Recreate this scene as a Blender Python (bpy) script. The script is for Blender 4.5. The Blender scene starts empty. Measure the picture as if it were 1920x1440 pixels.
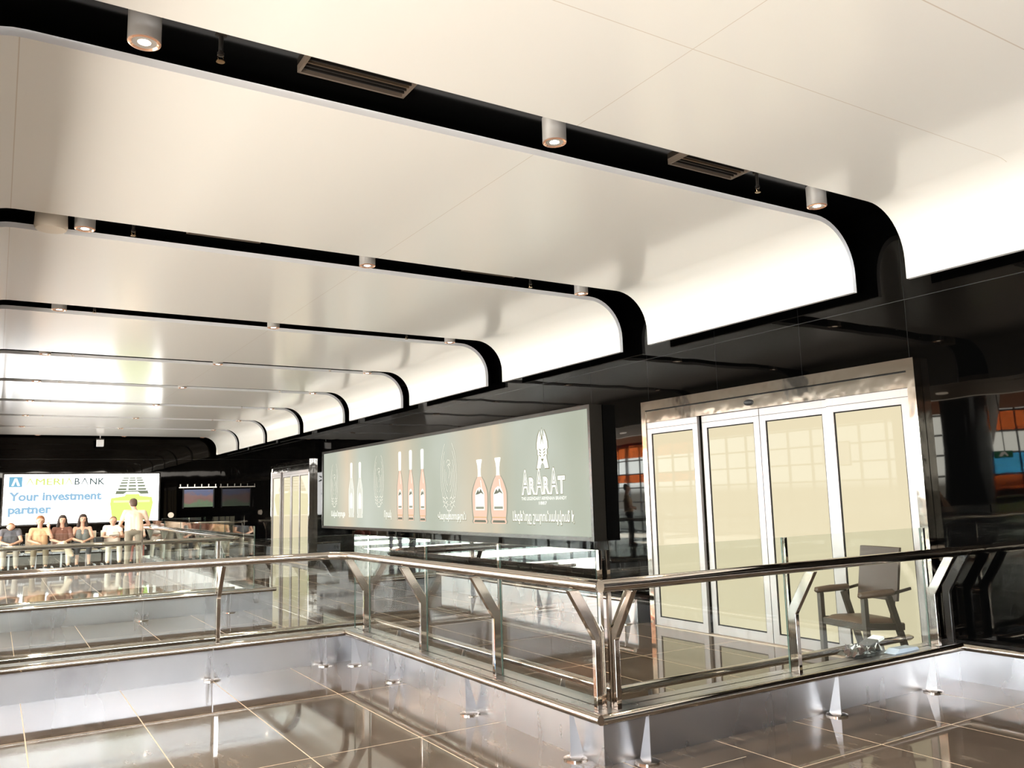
import bpy, bmesh, math, random
from mathutils import Vector, Matrix, Euler
random.seed(7)
S = bpy.context.scene
COL = S.collection
PI = math.pi

# ------------------------------------------------------------------ camera
H = 1.45
R = ((0.8514250382910805, -0.5238178435858762, -0.02627300729027094),
     (0.048848046160428774, 0.129075496152415, -0.9904309085843982),
     (0.5221965842068873, 0.8419942891932525, 0.1354855874571493))
FOC = 1558.79
cd = bpy.data.cameras.new('camera'); cam = bpy.data.objects.new('camera', cd); COL.objects.link(cam)
cd.sensor_width = 36; cd.sensor_fit = 'HORIZONTAL'; cd.lens = FOC / 1920 * 36; cd.clip_end = 400; cd.clip_start = .02
M3 = Matrix(((R[0][0], -R[1][0], -R[2][0]), (R[0][1], -R[1][1], -R[2][1]), (R[0][2], -R[1][2], -R[2][2])))
cam.matrix_world = Matrix.Translation((0, 0, H)) @ M3.to_4x4()
S.camera = cam

# ------------------------------------------------------------------ world, exposure, portals, added fill lights
W = bpy.data.worlds.new('daylight'); S.world = W; W.use_nodes = True
bg = W.node_tree.nodes['Background']; nt_ = W.node_tree; tc_ = nt_.nodes.new('ShaderNodeTexCoord'); sx_ = nt_.nodes.new('ShaderNodeSeparateXYZ'); cr_ = nt_.nodes.new('ShaderNodeValToRGB')
nt_.links.new(tc_.outputs['Generated'], sx_.inputs[0]); nt_.links.new(sx_.outputs[2], cr_.inputs[0]); nt_.links.new(cr_.outputs[0], bg.inputs[0])
cr_.color_ramp.elements[0].position = 0.0; cr_.color_ramp.elements[0].color = (.14, .135, .125, 1)      # pale apron below the horizon
cr_.color_ramp.elements[1].position = .012; cr_.color_ramp.elements[1].color = (.90, .96, 1.0, 1)      # bright sky
bg.inputs[1].default_value = 46.0
S.view_settings.view_transform = 'Standard'; S.view_settings.look = 'None'
S.view_settings.exposure = 0.20; S.view_settings.gamma = 1; S.view_settings.use_curve_mapping = False
S.cycles.max_bounces = 12; S.cycles.diffuse_bounces = 5; S.cycles.glossy_bounces = 7
S.cycles.transmission_bounces = 8; S.cycles.transparent_max_bounces = 40
S.cycles.sample_clamp_indirect = 8; S.cycles.use_denoising = True
S.cycles.caustics_reflective = True; S.cycles.blur_glossy = 0.5

def portal(name, loc, rot, sx, sy):
    l = bpy.data.lights.new(name, 'AREA'); l.shape = 'RECTANGLE'; l.size = sx; l.size_y = sy
    l.cycles.is_portal = True
    o = bpy.data.objects.new(name, l); COL.objects.link(o); o.location = loc; o.rotation_euler = rot
portal('daylight_portal', (-9.3, 12, 1.7), (0, -PI/2, 0), 3.4, 44)
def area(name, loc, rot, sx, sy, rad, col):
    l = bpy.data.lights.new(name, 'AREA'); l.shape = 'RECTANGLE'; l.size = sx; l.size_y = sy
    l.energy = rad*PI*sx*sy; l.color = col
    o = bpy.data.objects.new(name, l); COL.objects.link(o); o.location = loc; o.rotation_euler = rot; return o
portal('daylight_portal', (2, -6.2, 3.75), (PI/2, 0, PI), 20, .7)  # guides sky light through the slit left above the rear wall
for k in range(9): area('side_ceiling_fill', (-6.0, -2.6+k*4.3, .03), (PI, 0, 0), 4.6, 2.3, 24.5 if k > 1 else 27.0, (1, .93, .83))  # added upward lights near the floor, brighten the ceiling shells
area('rear_ceiling_fill', (2, -3.4, .03), (PI, 0, 0), 8, 4.6, 3.0, (1, .93, .86))  # added unseen upward light, fills the nearest part of the ceiling
area('rear_hall_fill', (2, -3.0, 4.25), (0, 0, 0), 8, 4.6, .7, (1, .9, .78))  # added unseen overhead light, warms the space behind the camera

# ------------------------------------------------------------------ materials
def mat(name, base=(.8, .8, .8), rough=.5, metal=0., emit=None, es=1., coat=0., coat_r=.1, spec=None, ior=None):
    m = bpy.data.materials.new(name); m.use_nodes = True
    b = m.node_tree.nodes['Principled BSDF']
    b.inputs['Base Color'].default_value = (*base, 1); b.inputs['Roughness'].default_value = rough
    b.inputs['Metallic'].default_value = metal
    if coat: b.inputs['Coat Weight'].default_value = coat; b.inputs['Coat Roughness'].default_value = coat_r
    if spec is not None: b.inputs['Specular IOR Level'].default_value = spec
    if ior: b.inputs['IOR'].default_value = ior
    if emit: b.inputs['Emission Color'].default_value = (*emit, 1); b.inputs['Emission Strength'].default_value = es
    return m
def N(m, t, **k):
    n = m.node_tree.nodes.new(t)
    for a, v in k.items(): setattr(n, a, v)
    return n
def L(m, a, b): m.node_tree.links.new(a, b)
def bsdf(m): return m.node_tree.nodes['Principled BSDF']
def objco(m): return N(m, 'ShaderNodeTexCoord').outputs['Object']
def geopos(m): return N(m, 'ShaderNodeNewGeometry').outputs['Position']
def math_(m, op, a, b=None, c=None, clamp=False):
    n = N(m, 'ShaderNodeMath', operation=op, use_clamp=clamp)
    for i, v in enumerate((a, b, c)):
        if v is None: continue
        if hasattr(v, 'links'): L(m, v, n.inputs[i])
        else: n.inputs[i].default_value = v
    return n.outputs[0]
def sep(m, v):
    n = N(m, 'ShaderNodeSeparateXYZ'); L(m, v, n.inputs[0]); return n.outputs
def noise(m, vec, scale, detail=2, stretch=None, rough=.5):
    if stretch:
        mp = N(m, 'ShaderNodeMapping'); mp.inputs['Scale'].default_value = stretch; L(m, vec, mp.inputs[0]); vec = mp.outputs[0]
    n = N(m, 'ShaderNodeTexNoise'); n.inputs['Scale'].default_value = scale; n.inputs['Detail'].default_value = detail
    n.inputs['Roughness'].default_value = rough
    L(m, vec, n.inputs['Vector']); return n.outputs[0]
def ramp(m, f, stops):
    n = N(m, 'ShaderNodeValToRGB'); L(m, f, n.inputs[0]); e = n.color_ramp.elements
    while len(e) < len(stops): e.new(.5)
    for i, (p, c) in enumerate(stops): e[i].position = p; e[i].color = (*c, 1)
    return n.outputs[0]
def mixc(m, f, a, b):
    n = N(m, 'ShaderNodeMix', data_type='RGBA')
    if hasattr(f, 'links'): L(m, f, n.inputs[0])
    else: n.inputs[0].default_value = f
    for i, v in ((6, a), (7, b)):
        if hasattr(v, 'links'): L(m, v, n.inputs[i])
        else: n.inputs[i].default_value = (*v, 1)
    return n.outputs[2]
def bump(m, h, strength, dist=.01):
    n = N(m, 'ShaderNodeBump'); n.inputs['Strength'].default_value = strength; n.inputs['Distance'].default_value = dist
    L(m, h, n.inputs['Height']); L(m, n.outputs[0], bsdf(m).inputs['Normal']); return n
def gridline(m, co, pitch, off, w):
    # 1 near co = off + k*pitch
    a = math_(m, 'SUBTRACT', co, off - pitch * 400); a = math_(m, 'MODULO', a, pitch)
    a = math_(m, 'SUBTRACT', a, pitch / 2); a = math_(m, 'ABSOLUTE', a)
    return math_(m, 'GREATER_THAN', a, pitch / 2 - w / 2)
def oneline(m, co, at, w):
    a = math_(m, 'SUBTRACT', co, at); a = math_(m, 'ABSOLUTE', a); return math_(m, 'LESS_THAN', a, w / 2)

# floor: polished brown-grey tile with pale joints
m_floor = mat('polished_tile', rough=.07, spec=.30)
p = geopos(m_floor); s = sep(m_floor, p)
lx = gridline(m_floor, s[0], .69, .235, .007)
right = math_(m_floor, 'GREATER_THAN', s[0], 3.6)
yy = math_(m_floor, 'ADD', s[1], math_(m_floor, 'MULTIPLY', right, .3))
ly = gridline(m_floor, yy, 1.445, 4.9, .006)
ln = math_(m_floor, 'MAXIMUM', lx, ly)
n1 = noise(m_floor, p, 1.3, 5, (1, .45, 1), .6); n2 = noise(m_floor, p, 9, 5, (1, .25, 1), .65)
c1 = ramp(m_floor, n1, [(.35, (.062, .048, .037)), (.65, (.105, .083, .065))])
c2 = ramp(m_floor, n2, [(.55, (.0, .0, .0)), (.75, (.10, .085, .07))])
ad = N(m_floor, 'ShaderNodeMix', data_type='RGBA', blend_type='ADD'); ad.inputs[0].default_value = .7
L(m_floor, c1, ad.inputs[6]); L(m_floor, c2, ad.inputs[7])
L(m_floor, mixc(m_floor, ln, ad.outputs[2], (.5, .40, .29)), bsdf(m_floor).inputs['Base Color'])
rg = math_(m_floor, 'MULTIPLY_ADD', n2, .06, .01); rg = math_(m_floor, 'ADD', rg, math_(m_floor, 'MULTIPLY', ln, .4))
L(m_floor, rg, bsdf(m_floor).inputs['Roughness'])

# glossy black glass cladding with fine joints and slightly uneven panes
m_black = mat('black_glass', base=(.0008, .0008, .0008), rough=.02, spec=.10)
bsdf(m_black).inputs['Specular Tint'].default_value = (1, .86, .72, 1)
p = geopos(m_black); s = sep(m_black, p)
hz = oneline(m_black, s[2], 3.01, .007)
vy = gridline(m_black, s[1], 1.09, 4.06, .006)
jn = math_(m_black, 'MAXIMUM', hz, math_(m_black, 'MULTIPLY', vy, .25))
L(m_black, mixc(m_black, jn, (.0008, .0008, .0008), (.03, .03, .031)), bsdf(m_black).inputs['Base Color'])
wv = noise(m_black, p, 1.6, 1, (1, 1, .35)); bump(m_black, wv, .35, .012)
m_blackflat = mat('black_panel', base=(.003, .003, .003), rough=.12, spec=.35)
m_blackmatt = mat('black_matt', base=(.012, .012, .013), rough=.55)
m_darkframe = mat('dark_bronze', base=(.035, .03, .026), rough=.3, metal=.6)

# white lacquered ceiling shell
m_shell = mat('white_lacquer', base=(.87, .845, .795), rough=.42, coat=.8, coat_r=.15)
p = geopos(m_shell); s = sep(m_shell, p)
flat = math_(m_shell, 'GREATER_THAN', s[2], 3.69)
sx = oneline(m_shell, s[0], 2.94, .005)
sx2 = oneline(m_shell, s[0], -.01, .006)
sy = math_(m_shell, 'MULTIPLY', oneline(m_shell, s[1], 2.89, .005), flat)
sy2 = math_(m_shell, 'MULTIPLY', oneline(m_shell, s[1], 2.04, .007), flat)
sm = math_(m_shell, 'MAXIMUM', math_(m_shell, 'MAXIMUM', sx, sx2), math_(m_shell, 'MAXIMUM', sy, sy2))
L(m_shell, mixc(m_shell, sm, (.87, .845, .795), (.68, .60, .51)), bsdf(m_shell).inputs['Base Color'])
bump(m_shell, noise(m_shell, p, 1.0, 2, (.12, 3.2, 1)), .25, .01)
m_lip = mat('white_edge', base=(.86, .86, .87), rough=.5)  # edge of the same shell; bluish daylight is put into this colour

m_steel = mat('brushed_steel', base=(.60, .575, .54), rough=.24, metal=1)
p = objco(m_steel); ns = noise(m_steel, p, 3, 3, (1, 1, .3))
L(m_steel, math_(m_steel, 'MULTIPLY_ADD', ns, .12, .22), bsdf(m_steel).inputs['Roughness'])
nb = noise(m_steel, p, 1.2, 3)
L(m_steel, ramp(m_steel, nb, [(.3, (.44, .435, .455)), (.7, (.57, .56, .57))]), bsdf(m_steel).inputs['Base Color'])
m_chrome = mat('polished_steel', base=(.54, .49, .44), rough=.075, metal=1)
bump(m_chrome, noise(m_chrome, objco(m_chrome), 6, 2), .08, .004)
m_mirrorpost = mat('mirrored_post', base=(.02, .018, .016), rough=.2, metal=.5)
m_head = mat('header_steel', base=(.46, .42, .37), rough=.08, metal=1)
bump(m_head, noise(m_head, objco(m_head), 4, 2), .3, .010)
m_alu = mat('satin_aluminium', base=(.29, .262, .252), rough=.34, metal=.4)
m_alud = mat('aluminium_edge', base=(.012, .011, .01), rough=.6, spec=.1)
m_mag = mat('brown_leather', base=(.085, .056, .038), rough=.42)
m_bark = mat('brown_leather_back', base=(.05, .034, .024), rough=.45)
m_wood = mat('dark_wood', base=(.045, .035, .025), rough=.38)
m_sill = mat('beige_threshold', base=(.45, .36, .28), rough=.35)

def glassmat(name, tint=(.955, .975, .96), ior=1.5):
    m = bpy.data.materials.new(name); m.use_nodes = True; nt = m.node_tree; nt.nodes.clear()
    o = N(m, 'ShaderNodeOutputMaterial'); mx = N(m, 'ShaderNodeMixShader'); t = N(m, 'ShaderNodeBsdfTransparent')
    g = N(m, 'ShaderNodeBsdfGlossy'); f = N(m, 'ShaderNodeLayerWeight'); f.inputs[0].default_value = .5
    t.inputs[0].default_value = (*tint, 1); g.inputs['Roughness'].default_value = 0.004
    sch = math_(m, 'POWER', f.outputs['Facing'], 5.0); sch = math_(m, 'MULTIPLY_ADD', sch, .95, .045)
    L(m, sch, mx.inputs[0]); L(m, t.outputs[0], mx.inputs[1]); L(m, g.outputs[0], mx.inputs[2]); L(m, mx.outputs[0], o.inputs[0])
    return m
m_glass = glassmat('clear_glass')
m_gedge = mat('glass_edge', base=(.05, .085, .07), rough=.15, spec=.5)
m_cyan = glassmat('cyan_glass', (.25, .62, .85)); m_orng = glassmat('orange_glass', (.80, .36, .17)); m_yel = glassmat('yellow_glass', (.62, .68, .12))

def emat(name, col, st, gloss=True):
    m = mat(name, base=(.02, .02, .02), rough=.06, emit=col, es=st); return m
m_lamp = emat('lamp_glow', (1, .86, .68), 26)
m_lampring = mat('lamp_reflector', base=(.9, .62, .45), rough=.2, metal=1, emit=(1, .5, .3), es=.25)
m_led = emat('led_strip', (1, .95, .85), 9)

# ------------------------------------------------------------------ mesh helpers
class MB:
    def __init__(s): s.bm = bmesh.new(); s.mi = 0
    def _f(s, vs):
        try: f = s.bm.faces.new(vs); f.material_index = s.mi; return f
        except ValueError: return None
    def box(s, x0, x1, y0, y1, z0, z1):
        v = [s.bm.verts.new(c) for c in ((x0,y0,z0),(x1,y0,z0),(x1,y1,z0),(x0,y1,z0),(x0,y0,z1),(x1,y0,z1),(x1,y1,z1),(x0,y1,z1))]
        for q in ((0,3,2,1),(4,5,6,7),(0,1,5,4),(1,2,6,5),(2,3,7,6),(3,0,4,7)): s._f([v[i] for i in q])
        return s
    def obox(s, p0, p1, w, h, up=(0,0,1)):
        """bar from p0 to p1 with width w (side) and height h (along up)"""
        p0 = Vector(p0); p1 = Vector(p1); d = (p1-p0).normalized(); u = Vector(up); sd = d.cross(u)
        if sd.length < 1e-4: sd = d.cross(Vector((1,0,0)))
        sd.normalize(); u = sd.cross(d).normalized()
        v = []
        for p in (p0, p1):
            for a, b in ((-1,-1),(1,-1),(1,1),(-1,1)): v.append(s.bm.verts.new(p + sd*a*w/2 + u*b*h/2))
        for q in ((3,2,1,0),(4,5,6,7),(0,1,5,4),(1,2,6,5),(2,3,7,6),(3,0,4,7)): s._f([v[i] for i in q])
        return s
    def tube(s, pts, r, seg=16, caps=True):
        pts = [Vector(p) for p in pts]; rr = r if isinstance(r, (list, tuple)) else [r]*len(pts)
        rings = []; prev = None
        for i, p in enumerate(pts):
            if i == 0: d = pts[1]-p
            elif i == len(pts)-1: d = p-pts[i-1]
            else:
                a = (p-pts[i-1]).normalized(); b = (pts[i+1]-p).normalized(); d = a+b
            d.normalize()
            if prev is None:
                u = Vector((0,0,1)) if abs(d.z) < .9 else Vector((1,0,0))
            else: u = prev
            sd = d.cross(u).normalized(); u = sd.cross(d).normalized(); prev = u
            k = 1.0
            if 0 < i < len(pts)-1:
                c = (p-pts[i-1]).normalized().dot((pts[i+1]-p).normalized()); k = 1/max(.5, math.sqrt((1+c)/2))
                bis = ((pts[i+1]-p).normalized()-(p-pts[i-1]).normalized())
                if bis.length > 1e-4: bis.normalize()
                else: bis = None
            else: bis = None
            ring = []
            for j in range(seg):
                a = 2*PI*j/seg; o = (sd*math.cos(a)+u*math.sin(a))*rr[i]
                if bis is not None: o += bis*o.dot(bis)*(k-1)
                ring.append(s.bm.verts.new(p+o))
            rings.append(ring)
        for a, b in zip(rings, rings[1:]):
            for j in range(seg): s._f([a[j], a[(j+1)%seg], b[(j+1)%seg], b[j]])
        if caps: s._f(list(reversed(rings[0]))); s._f(rings[-1])
        return s
    def prism(s, poly, o, ax, ay, n):
        """poly of 2D points placed at o + x*ax + y*ay, extruded by n"""
        o, ax, ay, n = map(Vector, (o, ax, ay, n))
        a = [s.bm.verts.new(o+ax*x+ay*y) for x, y in poly]; b = [s.bm.verts.new(v.co+n) for v in a]
        s._f(a); s._f(list(reversed(b)))
        for i in range(len(a)):
            j = (i+1) % len(a); s._f([a[j], a[i], b[i], b[j]])
        return s
    def lathe(s, prof, c=(0,0,0), seg=24, ax='z', cap=True):
        rings = []
        for r, z in prof:
            rings.append([s.bm.verts.new(Vector(c)+(Vector((r*math.cos(2*PI*j/seg), r*math.sin(2*PI*j/seg), z)) if ax=='z' else Vector((z, r*math.cos(2*PI*j/seg), r*math.sin(2*PI*j/seg))) if ax=='x' else Vector((r*math.cos(2*PI*j/seg), z, r*math.sin(2*PI*j/seg))))) for j in range(seg)])
        for a, b in zip(rings, rings[1:]):
            for j in range(seg): s._f([a[j], a[(j+1)%seg], b[(j+1)%seg], b[j]])
        if cap and prof[0][0] > 1e-4: s._f(list(reversed(rings[0])))
        if cap and prof[-1][0] > 1e-4: s._f(rings[-1])
        return s
    def build(s, name, m, parent=None, smooth=False, bevel=0., loc=None):
        me = bpy.data.meshes.new(name)
        bmesh.ops.recalc_face_normals(s.bm, faces=s.bm.faces)
        org = ORG.get(parent.name, Vector()) if parent else (Vector(loc) if loc else Vector())
        if org.length: bmesh.ops.translate(s.bm, verts=s.bm.verts, vec=-org)
        s.bm.to_mesh(me); s.bm.free()
        for x in (m if isinstance(m, (list, tuple)) else [m]): me.materials.append(x)
        return finish(name, me, parent, org, smooth, bevel)
ORG = {}
def finish(name, me, parent, org, smooth=False, bevel=0.):
    o = bpy.data.objects.new(name, me); COL.objects.link(o)
    if smooth:
        me.shade_smooth() if hasattr(me, 'shade_smooth') else None
        try: me.set_sharp_from_angle(angle=math.radians(40))
        except Exception: pass
    if bevel:
        b = o.modifiers.new('bevel', 'BEVEL'); b.width = bevel; b.segments = 2; b.limit_method = 'ANGLE'
    if parent: o.parent = parent; ORG[o.name] = org
    else: o.location = org; ORG[o.name] = org
    return o
def thing(name, label, cat, loc=(0,0,0), group=None, kind=None):
    o = bpy.data.objects.new(name, None); COL.objects.link(o); o.location = loc; o.empty_display_size = .1
    ORG[o.name] = Vector(loc)
    return tag(o, label, cat, group, kind)
def tag(o, label=None, cat=None, group=None, kind=None):
    if label: o['label'] = label
    if cat: o['category'] = cat
    if group: o['group'] = group
    if kind: o['kind'] = kind
    return o
def struct(o, label=None):
    o['kind'] = 'structure'
    if label: o['label'] = label
    return o
def copy_tree(o, parent=None):
    c = o.copy(); COL.objects.link(c)
    if parent: c.parent = parent
    for ch in list(o.children): copy_tree(ch, c)
    return c
def text_mesh(name, body, size, m, parent, pos, ax, ay, width=None, offset=0., ext=.002, bev=0.):
    """flat lettering: left end of the baseline at pos, reading along ax, up along ay; width squeezes it"""
    c = bpy.data.curves.new(name, 'FONT'); c.body = body; c.size = size; c.extrude = ext; c.offset = offset; c.resolution_u = 3; c.bevel_depth = bev*size; c.bevel_resolution = 1
    t = bpy.data.objects.new(name, c); COL.objects.link(t)
    dg = bpy.context.evaluated_depsgraph_get(); dg.update()
    me = bpy.data.meshes.new_from_object(t.evaluated_get(dg), depsgraph=dg)
    bpy.data.objects.remove(t); bpy.data.curves.remove(c)
    ax = Vector(ax).normalized(); ay = Vector(ay).normalized(); az = ax.cross(ay)
    xs = [v.co.x for v in me.vertices] or [0, 1]; w = max(xs)-min(xs); x0 = min(xs); k = (width/w) if width else 1
    org = ORG.get(parent.name, Vector())
    for v in me.vertices:
        q = Vector(pos)+ax*(v.co.x-x0)*k+ay*v.co.y+az*v.co.z*(.06 if bev else 1); v.co = q-org
    me.materials.clear(); me.materials.append(m)
    return finish(name, me, parent, org)

# ------------------------------------------------------------------ room shell
XW = 6.41; YB = 29.5; XS = 6.215; ZC = 3.71; ZB = 3.128; XL = -.40; ZT = 3.86
struct(MB().box(-9.2, 9, -6, 34, -.2, 0).build('floor', m_floor), 'polished brown grey tiled floor with pale joints')
struct(MB().box(XW, XW+.2, -6, YB+.2, 0, 4.3).build('wall_right', m_black), 'glossy black glass wall on the right')
struct(MB().box(-1.4, XW, YB, YB+.2, 0, 4.3).build('wall_back', m_black), 'glossy black glass end wall of the hall')
struct(MB().box(-.9, XW, .5, YB, ZT, 4.3).build('ceiling', m_blackflat), 'glossy black recess above the white ceiling shells')
struct(MB().box(-.95, -.9, .5, YB, ZB, 4.3).build('wall_left', m_blackflat))
gaps = [(3.898, 4.393), (7.079, 7.573), (10.289, 10.773), (13.518, 13.886), (16.514, 16.892), (19.578, 19.995), (22.739, 23.098), (25.813, 26.182)]
def shell(y0, y1, side=.045):
    r = .42; pin = [(XL, ZB)]
    for k in range(13):
        a = PI - k*PI/24; pin.append((XL+r+r*math.cos(a), ZC-r+r*math.sin(a)))
    for k in range(13):
        a = PI/2 - k*PI/24; pin.append((XS-r+r*math.cos(a), ZC-r+r*math.sin(a)))
    pin.append((XS, ZB)); t = side; pout = [(XL-t, ZB)]
    for k in range(13):
        a = PI - k*PI/24; pout.append((XL+r+(r+t)*math.cos(a), ZC-r+(r+t)*math.sin(a)))
    for k in range(13):
        a = PI/2 - k*PI/24; pout.append((XS-r+(r+t)*math.cos(a), ZC-r+(r+t)*math.sin(a)))
    pout.append((XS+t, ZB)); b = MB(); n = len(pin)
    V = [[b.bm.verts.new((x, y, z)) for x, z in q] for q, y in ((pin, y0), (pin, y1), (pout, y0), (pout, y1))]
    for i in range(n-1):
        b.mi = 0; b._f([V[0][i], V[0][i+1], V[1][i+1], V[1][i]])
        b.mi = 2; b._f([V[2][i], V[2][i+1], V[3][i+1], V[3][i]])
        b.mi = 1; b._f([V[0][i], V[0][i+1], V[2][i+1], V[2][i]]); b._f([V[1][i], V[1][i+1], V[3][i+1], V[3][i]])
    for i in (0, n-1): b.mi = 1; b._f([V[0][i], V[1][i], V[3][i], V[2][i]])
    o = b.build('ceiling', [m_shell, m_lip, m_blackmatt], smooth=True); struct(o, 'white curved ceiling shell band'); return o
ys = [.62]+[v for g in gaps for v in g]+[YB-.6]
for i in range(0, len(ys), 2): shell(ys[i], ys[i+1])
# left soffit with the edge light, and the brighter side hall beyond it
struct(MB().box(-2.8, -.45, -6, YB, ZB, ZB+.08).build('ceiling', mat('beige_soffit', (.50, .40, .31), .45)), 'beige soffit between the two halls')
struct(MB().box(-2.83, -2.8, -6, YB, ZB-.01, ZB+.03).build('trim_1', m_led), 'thin light line on the soffit edge')
struct(MB().box(-2.9, -2.83, -6, 34, ZB, 5.6).build('wall_upper', mat('pale_fascia', (.6, .6, .6), .6)))
struct(MB().box(-9.2, 9, -6.05, -6, 0, 3.68).build('wall_rear', mat('dark_rear', (.10, .085, .07), .3)))  # unseen wall, added to hold back daylight; slit above it lights the shell edges
struct(MB().box(-2.9, 9, -6, .5, 4.3, 4.4).build('ceiling', mat('pale_ceiling', (.75, .72, .68), .6)))
struct(MB().box(-9.2, -1.4, 34, 34.1, 0, 5.6).build('wall_far', mat('pale_wall', (.6, .6, .58), .6)))
b = MB(); y = -6
while y < 34: b.box(-9.2, -3.0, y, y+.34, 5.5, 5.56); y += .5
struct(b.build('ceiling', mat('white_slat', (.72, .76, .78), .5)), 'pale slatted ceiling of the side hall')
struct(MB().box(-9.3, -3, -6, 34, 5.75, 5.8).build('ceiling', m_blackmatt))
# facade: window with a grid of white mullions
wf = thing('window_1', 'tall glazed facade with a grid of mullions', None, (-9.1, 14, 0), kind='structure')
m_mull = mat('grey_mullion', (.30, .33, .36), .4)
b = MB()
for k in range(46): y = -6+k*.9; b.box(-9.13, -9.05, y-.025, y+.025, 0, 3.4)
for k in range(7): z = .05+k*.55; b.box(-9.14, -9.06, -6, 34, z-.025, z+.025)
b.build('window_frame', m_mull, wf)
MB().box(-9.12, -9.11, -6, 34, 0, 3.4).build('glass_pane', m_glass, wf)
struct(MB().box(-9.2, -9.0, -6, 34, 3.4, 5.8).build('wall_facade', mat('orange_cladding', (.62, .30, .18), .6)), 'orange brown cladding above the glazed facade')  # solid band put above the glazing to cut sky light on the shells
for nm, m_, z0, z1 in (('cyan_pane', m_cyan, 1.72, 2.22), ('orange_pane', m_orng, 1.17, 1.68), ('yellow_pane', m_yel, .62, 1.13), ('orange_pane', m_orng, 2.82, 3.32)):
    MB().box(-9.0, -8.99, 7.5, 12.8, z0, z1).build(nm, m_, wf)
for z0, z1 in ((2.9, 3.5), (1.9, 2.25)):
    MB().box(-9.0, -8.99, 22.0, 30, z0, z1).build('orange_pane', m_orng, wf)

# ------------------------------------------------------------------ lamps, sprinklers, vents in the black slots
def spot(loc, power, size=1.9, r=.05):
    l = bpy.data.lights.new('downlight_beam', 'SPOT'); l.energy = power; l.color = (1, .80, .60); l.spot_size = size; l.spot_blend = .7
    l.shadow_soft_size = r; return l
def lamp_proto():
    t = thing('downlight', 'x', 'lamp')
    MB().lathe([(.077, .16), (.077, .0), (.066, .0)], seg=28).build('housing', mat('grey_housing', (.50, .47, .44), .35, .3), t, smooth=True)
    MB().lathe([(.076, -.004), (.066, -.008), (.060, -.002), (.045, .012)], seg=28, cap=False).build('reflector_ring', m_lampring, t, smooth=True)
    MB().lathe([(.046, .006), (.03, .0), (.0, -.003)], seg=24).build('bulb', m_lamp, t, smooth=True)
    return t
lp = lamp_proto(); first = True
lbeam = spot((0, 0, 0), 150)
ordn = ['nearest', 'second', 'third', 'fourth', 'fifth', 'sixth', 'seventh', 'eighth']
pos3 = [('left', .51), ('middle', 2.94), ('right', 5.49)]
for gi, (a, c) in enumerate(gaps):
    for nm, x in pos3:
        o = lp if first else copy_tree(lp); first = False
        o.location = (x, (a+c)/2, 3.70)
        o['label'] = 'lit cylinder downlight, %s one in the %s black ceiling slot' % (nm, ordn[gi]); o['group'] = 'downlights in the black slots'
        lo = bpy.data.objects.new('downlight_beam', lbeam); COL.objects.link(lo); lo.location = (x, (a+c)/2, 3.68)
# downlights near the end wall and in the soffit
for k, x in enumerate((1.0, 3.4, 5.8)):
    o = copy_tree(lp); o.location = (x, YB-.4, 3.72); o['label'] = 'small downlight by the black end wall, %s of three' % ('leftmost', 'middle one', 'rightmost')[k]; o['group'] = 'downlights by the end wall'
    lo = bpy.data.objects.new('downlight_beam', lbeam); COL.objects.link(lo); lo.location = (x, YB-.4, 3.69)
sp0 = None
for k, y in enumerate((5.6, 8.6, 11.6, 14.6, 17.6, 20.6)):
    if sp0 is None:
        sp0 = o = MB().lathe([(.11, 0), (.11, .02), (.0, .02)], seg=24).build('recessed_light', emat('recessed_glow', (1, .93, .82), 12))
        tag(o, 'x', 'lamp')
    else: o = sp0.copy(); COL.objects.link(o)
    o.location = (-1.6, y, ZB-.021); o['label'] = 'round recessed light in the beige side soffit, %s from the camera, seen mirrored' % ordn[k]; o['group'] = 'recessed soffit lights'
def sprinkler():
    t = thing('sprinkler', 'x', 'sprinkler')
    MB().lathe([(.03, .16), (.03, .14), (.012, .135), (.012, .05), (.017, .045), (.017, .03), (.008, .025)], seg=14).build('pipe', m_darkframe, t, smooth=True)
    b = MB(); b.tube([(-.012, 0, .03), (-.014, 0, .015), (-.006, 0, .0)], .002, 6); b.tube([(.012, 0, .03), (.014, 0, .015), (.006, 0, .0)], .002, 6); b.lathe([(.0, .0), (.022, -.002), (.022, -.005), (.0, -.006)], seg=14)
    b.build('deflector', mat('brass', (.7, .5, .3), .25, 1), t, smooth=True); return t
sp = sprinkler(); first = True
for gi, (a, c) in enumerate(gaps[:7]):
    for nm, x in (('left', .87), ('right', 4.81)):
        o = sp if first else copy_tree(sp); first = False
        o.location = (x, (a+c)/2, 3.70); o['label'] = 'brass sprinkler head, %s one in the %s black ceiling slot' % (nm, ordn[gi]); o['group'] = 'sprinklers in the black slots'
def vent():
    t = thing('ceiling_vent', 'x', 'vent')
    b = MB(); b.box(-.32, .32, -.11, -.095, -.03, .02); b.box(-.32, .32, .095, .11, -.03, .02); b.box(-.32, -.305, -.11, .11, -.03, .02); b.box(.305, .32, -.11, .11, -.03, .02)
    b.build('frame', mat('bronze_frame', (.22, .17, .13), .3, .5), t)
    for k in range(5): MB().box(-.305, .305, -.075+k*.035, -.068+k*.035, -.02, .02).build('louvre', mat('louvre_metal', (.28, .20, .13), .3, .8) if k == 2 else m_darkframe, t)
    return t
vt = vent(); first = True
for gi, (a, c) in enumerate(gaps[:6]):
    for nm, x in (('left', 1.63), ('right', 4.36)):
        o = vt if first else copy_tree(vt); first = False
        o.location = (x, (a+c)/2+.03, ZT-.012); o['label'] = 'black slotted air vent, %s one in the %s black ceiling slot' % (nm, ordn[gi]); o['group'] = 'air vents in the black slots'
t = thing('ceiling_speaker', 'beige drum shaped loudspeaker beside a downlight in the second black slot', 'speaker', (.27, 7.32, 3.69))
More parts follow.
